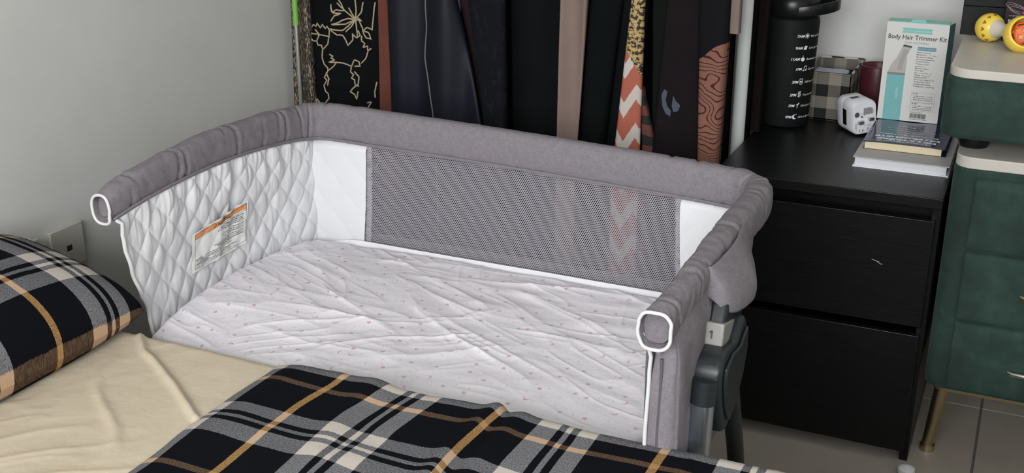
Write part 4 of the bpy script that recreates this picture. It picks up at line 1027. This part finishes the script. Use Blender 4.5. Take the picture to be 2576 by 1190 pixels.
lathe('pink_gem', [(0, -.006), (.006, -.002), (.0068, .001), (.004, .005), (0, .006)], (-.026, 2.643, zt+.062), simple('pink_gem', (.75, .06, .28), .08, spec=.8), t, 8, label='shiny pink gem')

t = thing('baby_rattle', (-.05, 2.42, zt), 'yellow baby rattle with white handle and orange lattice ball on the velvet box', 'toy')
yel = simple('yellow_plastic', (.80, .58, .07), .3)
def ball(name, c, r, mat, par, seg=40, cut=None, **kw):
    V = []; n = seg; m = seg//2
    for i in range(m+1):
        for k in range(n):
            a = PI*i/m; b = 2*PI*k/n; V.append((c[0]+r*math.sin(a)*math.cos(b), c[1]+r*math.sin(a)*math.sin(b), c[2]+r*math.cos(a)))
    F = [(i*n+k, (i+1)*n+k, (i+1)*n+(k+1) % n, i*n+(k+1) % n) for i in range(m) for k in range(n)]
    return obj(name, V, F, mat, par, **kw)
A = np.array([-.0905, 2.628, zt+.0302]); B = np.array([-.034, 2.560, zt+.034])
ball('yellow_ball', A, .030, yel, t, label='yellow ball pierced with hearts')
ax = (B-A)/np.linalg.norm(B-A)
tube('handle', [A+ax*.022, A+ax*.030, A+ax*.045, A+ax*.060, A+ax*.070], [.0195, .0165, .0125, .0135, .018], simple('cream_plastic', (.60, .55, .46), .4), t, 24, label='ribbed cream handle')
# hearts around the ball, facing the handle side
tocam = np.array([0, 0, 1.37])-A; tocam /= np.linalg.norm(tocam)
side = np.cross(ax, [0, 0, 1]); side /= np.linalg.norm(side); upv = np.cross(side, ax)
Hp = []; Hf = []
for q in range(12):
    a = q*PI/6; d = ax*.42+(.907)*(math.cos(a)*side+math.sin(a)*upv); d /= np.linalg.norm(d)
    t1 = np.cross(d, ax); t1 /= np.linalg.norm(t1); t2 = np.cross(d, t1)
    k0 = len(Hp); sh = [(0, -.0042), (.0038, .0004), (.0040, .0028), (.0022, .0040), (0, .0024), (-.0022, .0040), (-.0040, .0028), (-.0038, .0004)]
    for u_, v_ in sh: p = d*1.0+(t1*u_+t2*v_)/.0303; p /= np.linalg.norm(p); Hp.append(tuple(A+p*.0303))
    Hf.append(tuple(range(k0, k0+8)))
obj('heart_cutouts', Hp, Hf, simple('heart_brown', (.28, .13, .02), .5), t, smooth=False, label='small heart-shaped cut-outs')
# second head: yellow cup around an orange lattice ball
V = []; F = []; n = 40; m = 16
C2 = B+ax*.016; face = np.array([.25, -.88, .40]); face /= np.linalg.norm(face)
fa1 = np.cross(face, [0, 0, 1]); fa1 /= np.linalg.norm(fa1); fa2 = np.cross(fa1, face)
for i in range(m+1):
    for k_ in range(n):
        a = PI*(.30+.70*i/m); b = 2*PI*k_/n; d = face*math.cos(a)+math.sin(a)*(math.cos(b)*fa1+math.sin(b)*fa2); V.append(tuple(C2+d*.035))
F = [(i*n+k_, (i+1)*n+k_, (i+1)*n+(k_+1) % n, i*n+(k_+1) % n) for i in range(m) for k_ in range(n)]
cu = obj('yellow_cup', V, F, yel, t, label='yellow cup around the orange lattice'); q = cu.modifiers.new('s', 'SOLIDIFY'); q.thickness = .003; q.offset = -1
bm = bmesh.new(); bmesh.ops.create_icosphere(bm, subdivisions=1, radius=.029); bmesh.ops.transform(bm, matrix=Matrix.Translation(Vector(C2)) @ Euler((.4, .3, .2)).to_matrix().to_4x4(), verts=bm.verts)
V = [tuple(v.co) for v in bm.verts]; F = [tuple(v.index for v in f.verts) for f in bm.faces]; bm.free()
lt = obj('orange_lattice', V, F, simple('orange_plastic', (.78, .16, .05), .35), t, smooth=False, label='orange lattice ball')
q = lt.modifiers.new('w', 'WIREFRAME'); q.thickness = .007; q2 = lt.modifiers.new('b', 'SUBSURF'); q2.levels = 1; q2.render_levels = 1
ball('inner_ball', C2, .019, simple('peach_plastic', (.80, .42, .22), .35), t, 24)
# small white thing at the bottom edge of the view, on the tiles
o = lathe('dropped_cap', [(0, 0), (.016, 0), (.019, .006), (.018, .014), (.010, .020), (0, .022)], (-.118, 2.325, 0), M['white_plastic'], None, 24)
tag(o, 'small rounded white cap on the floor tiles in front of the dresser', 'cap')
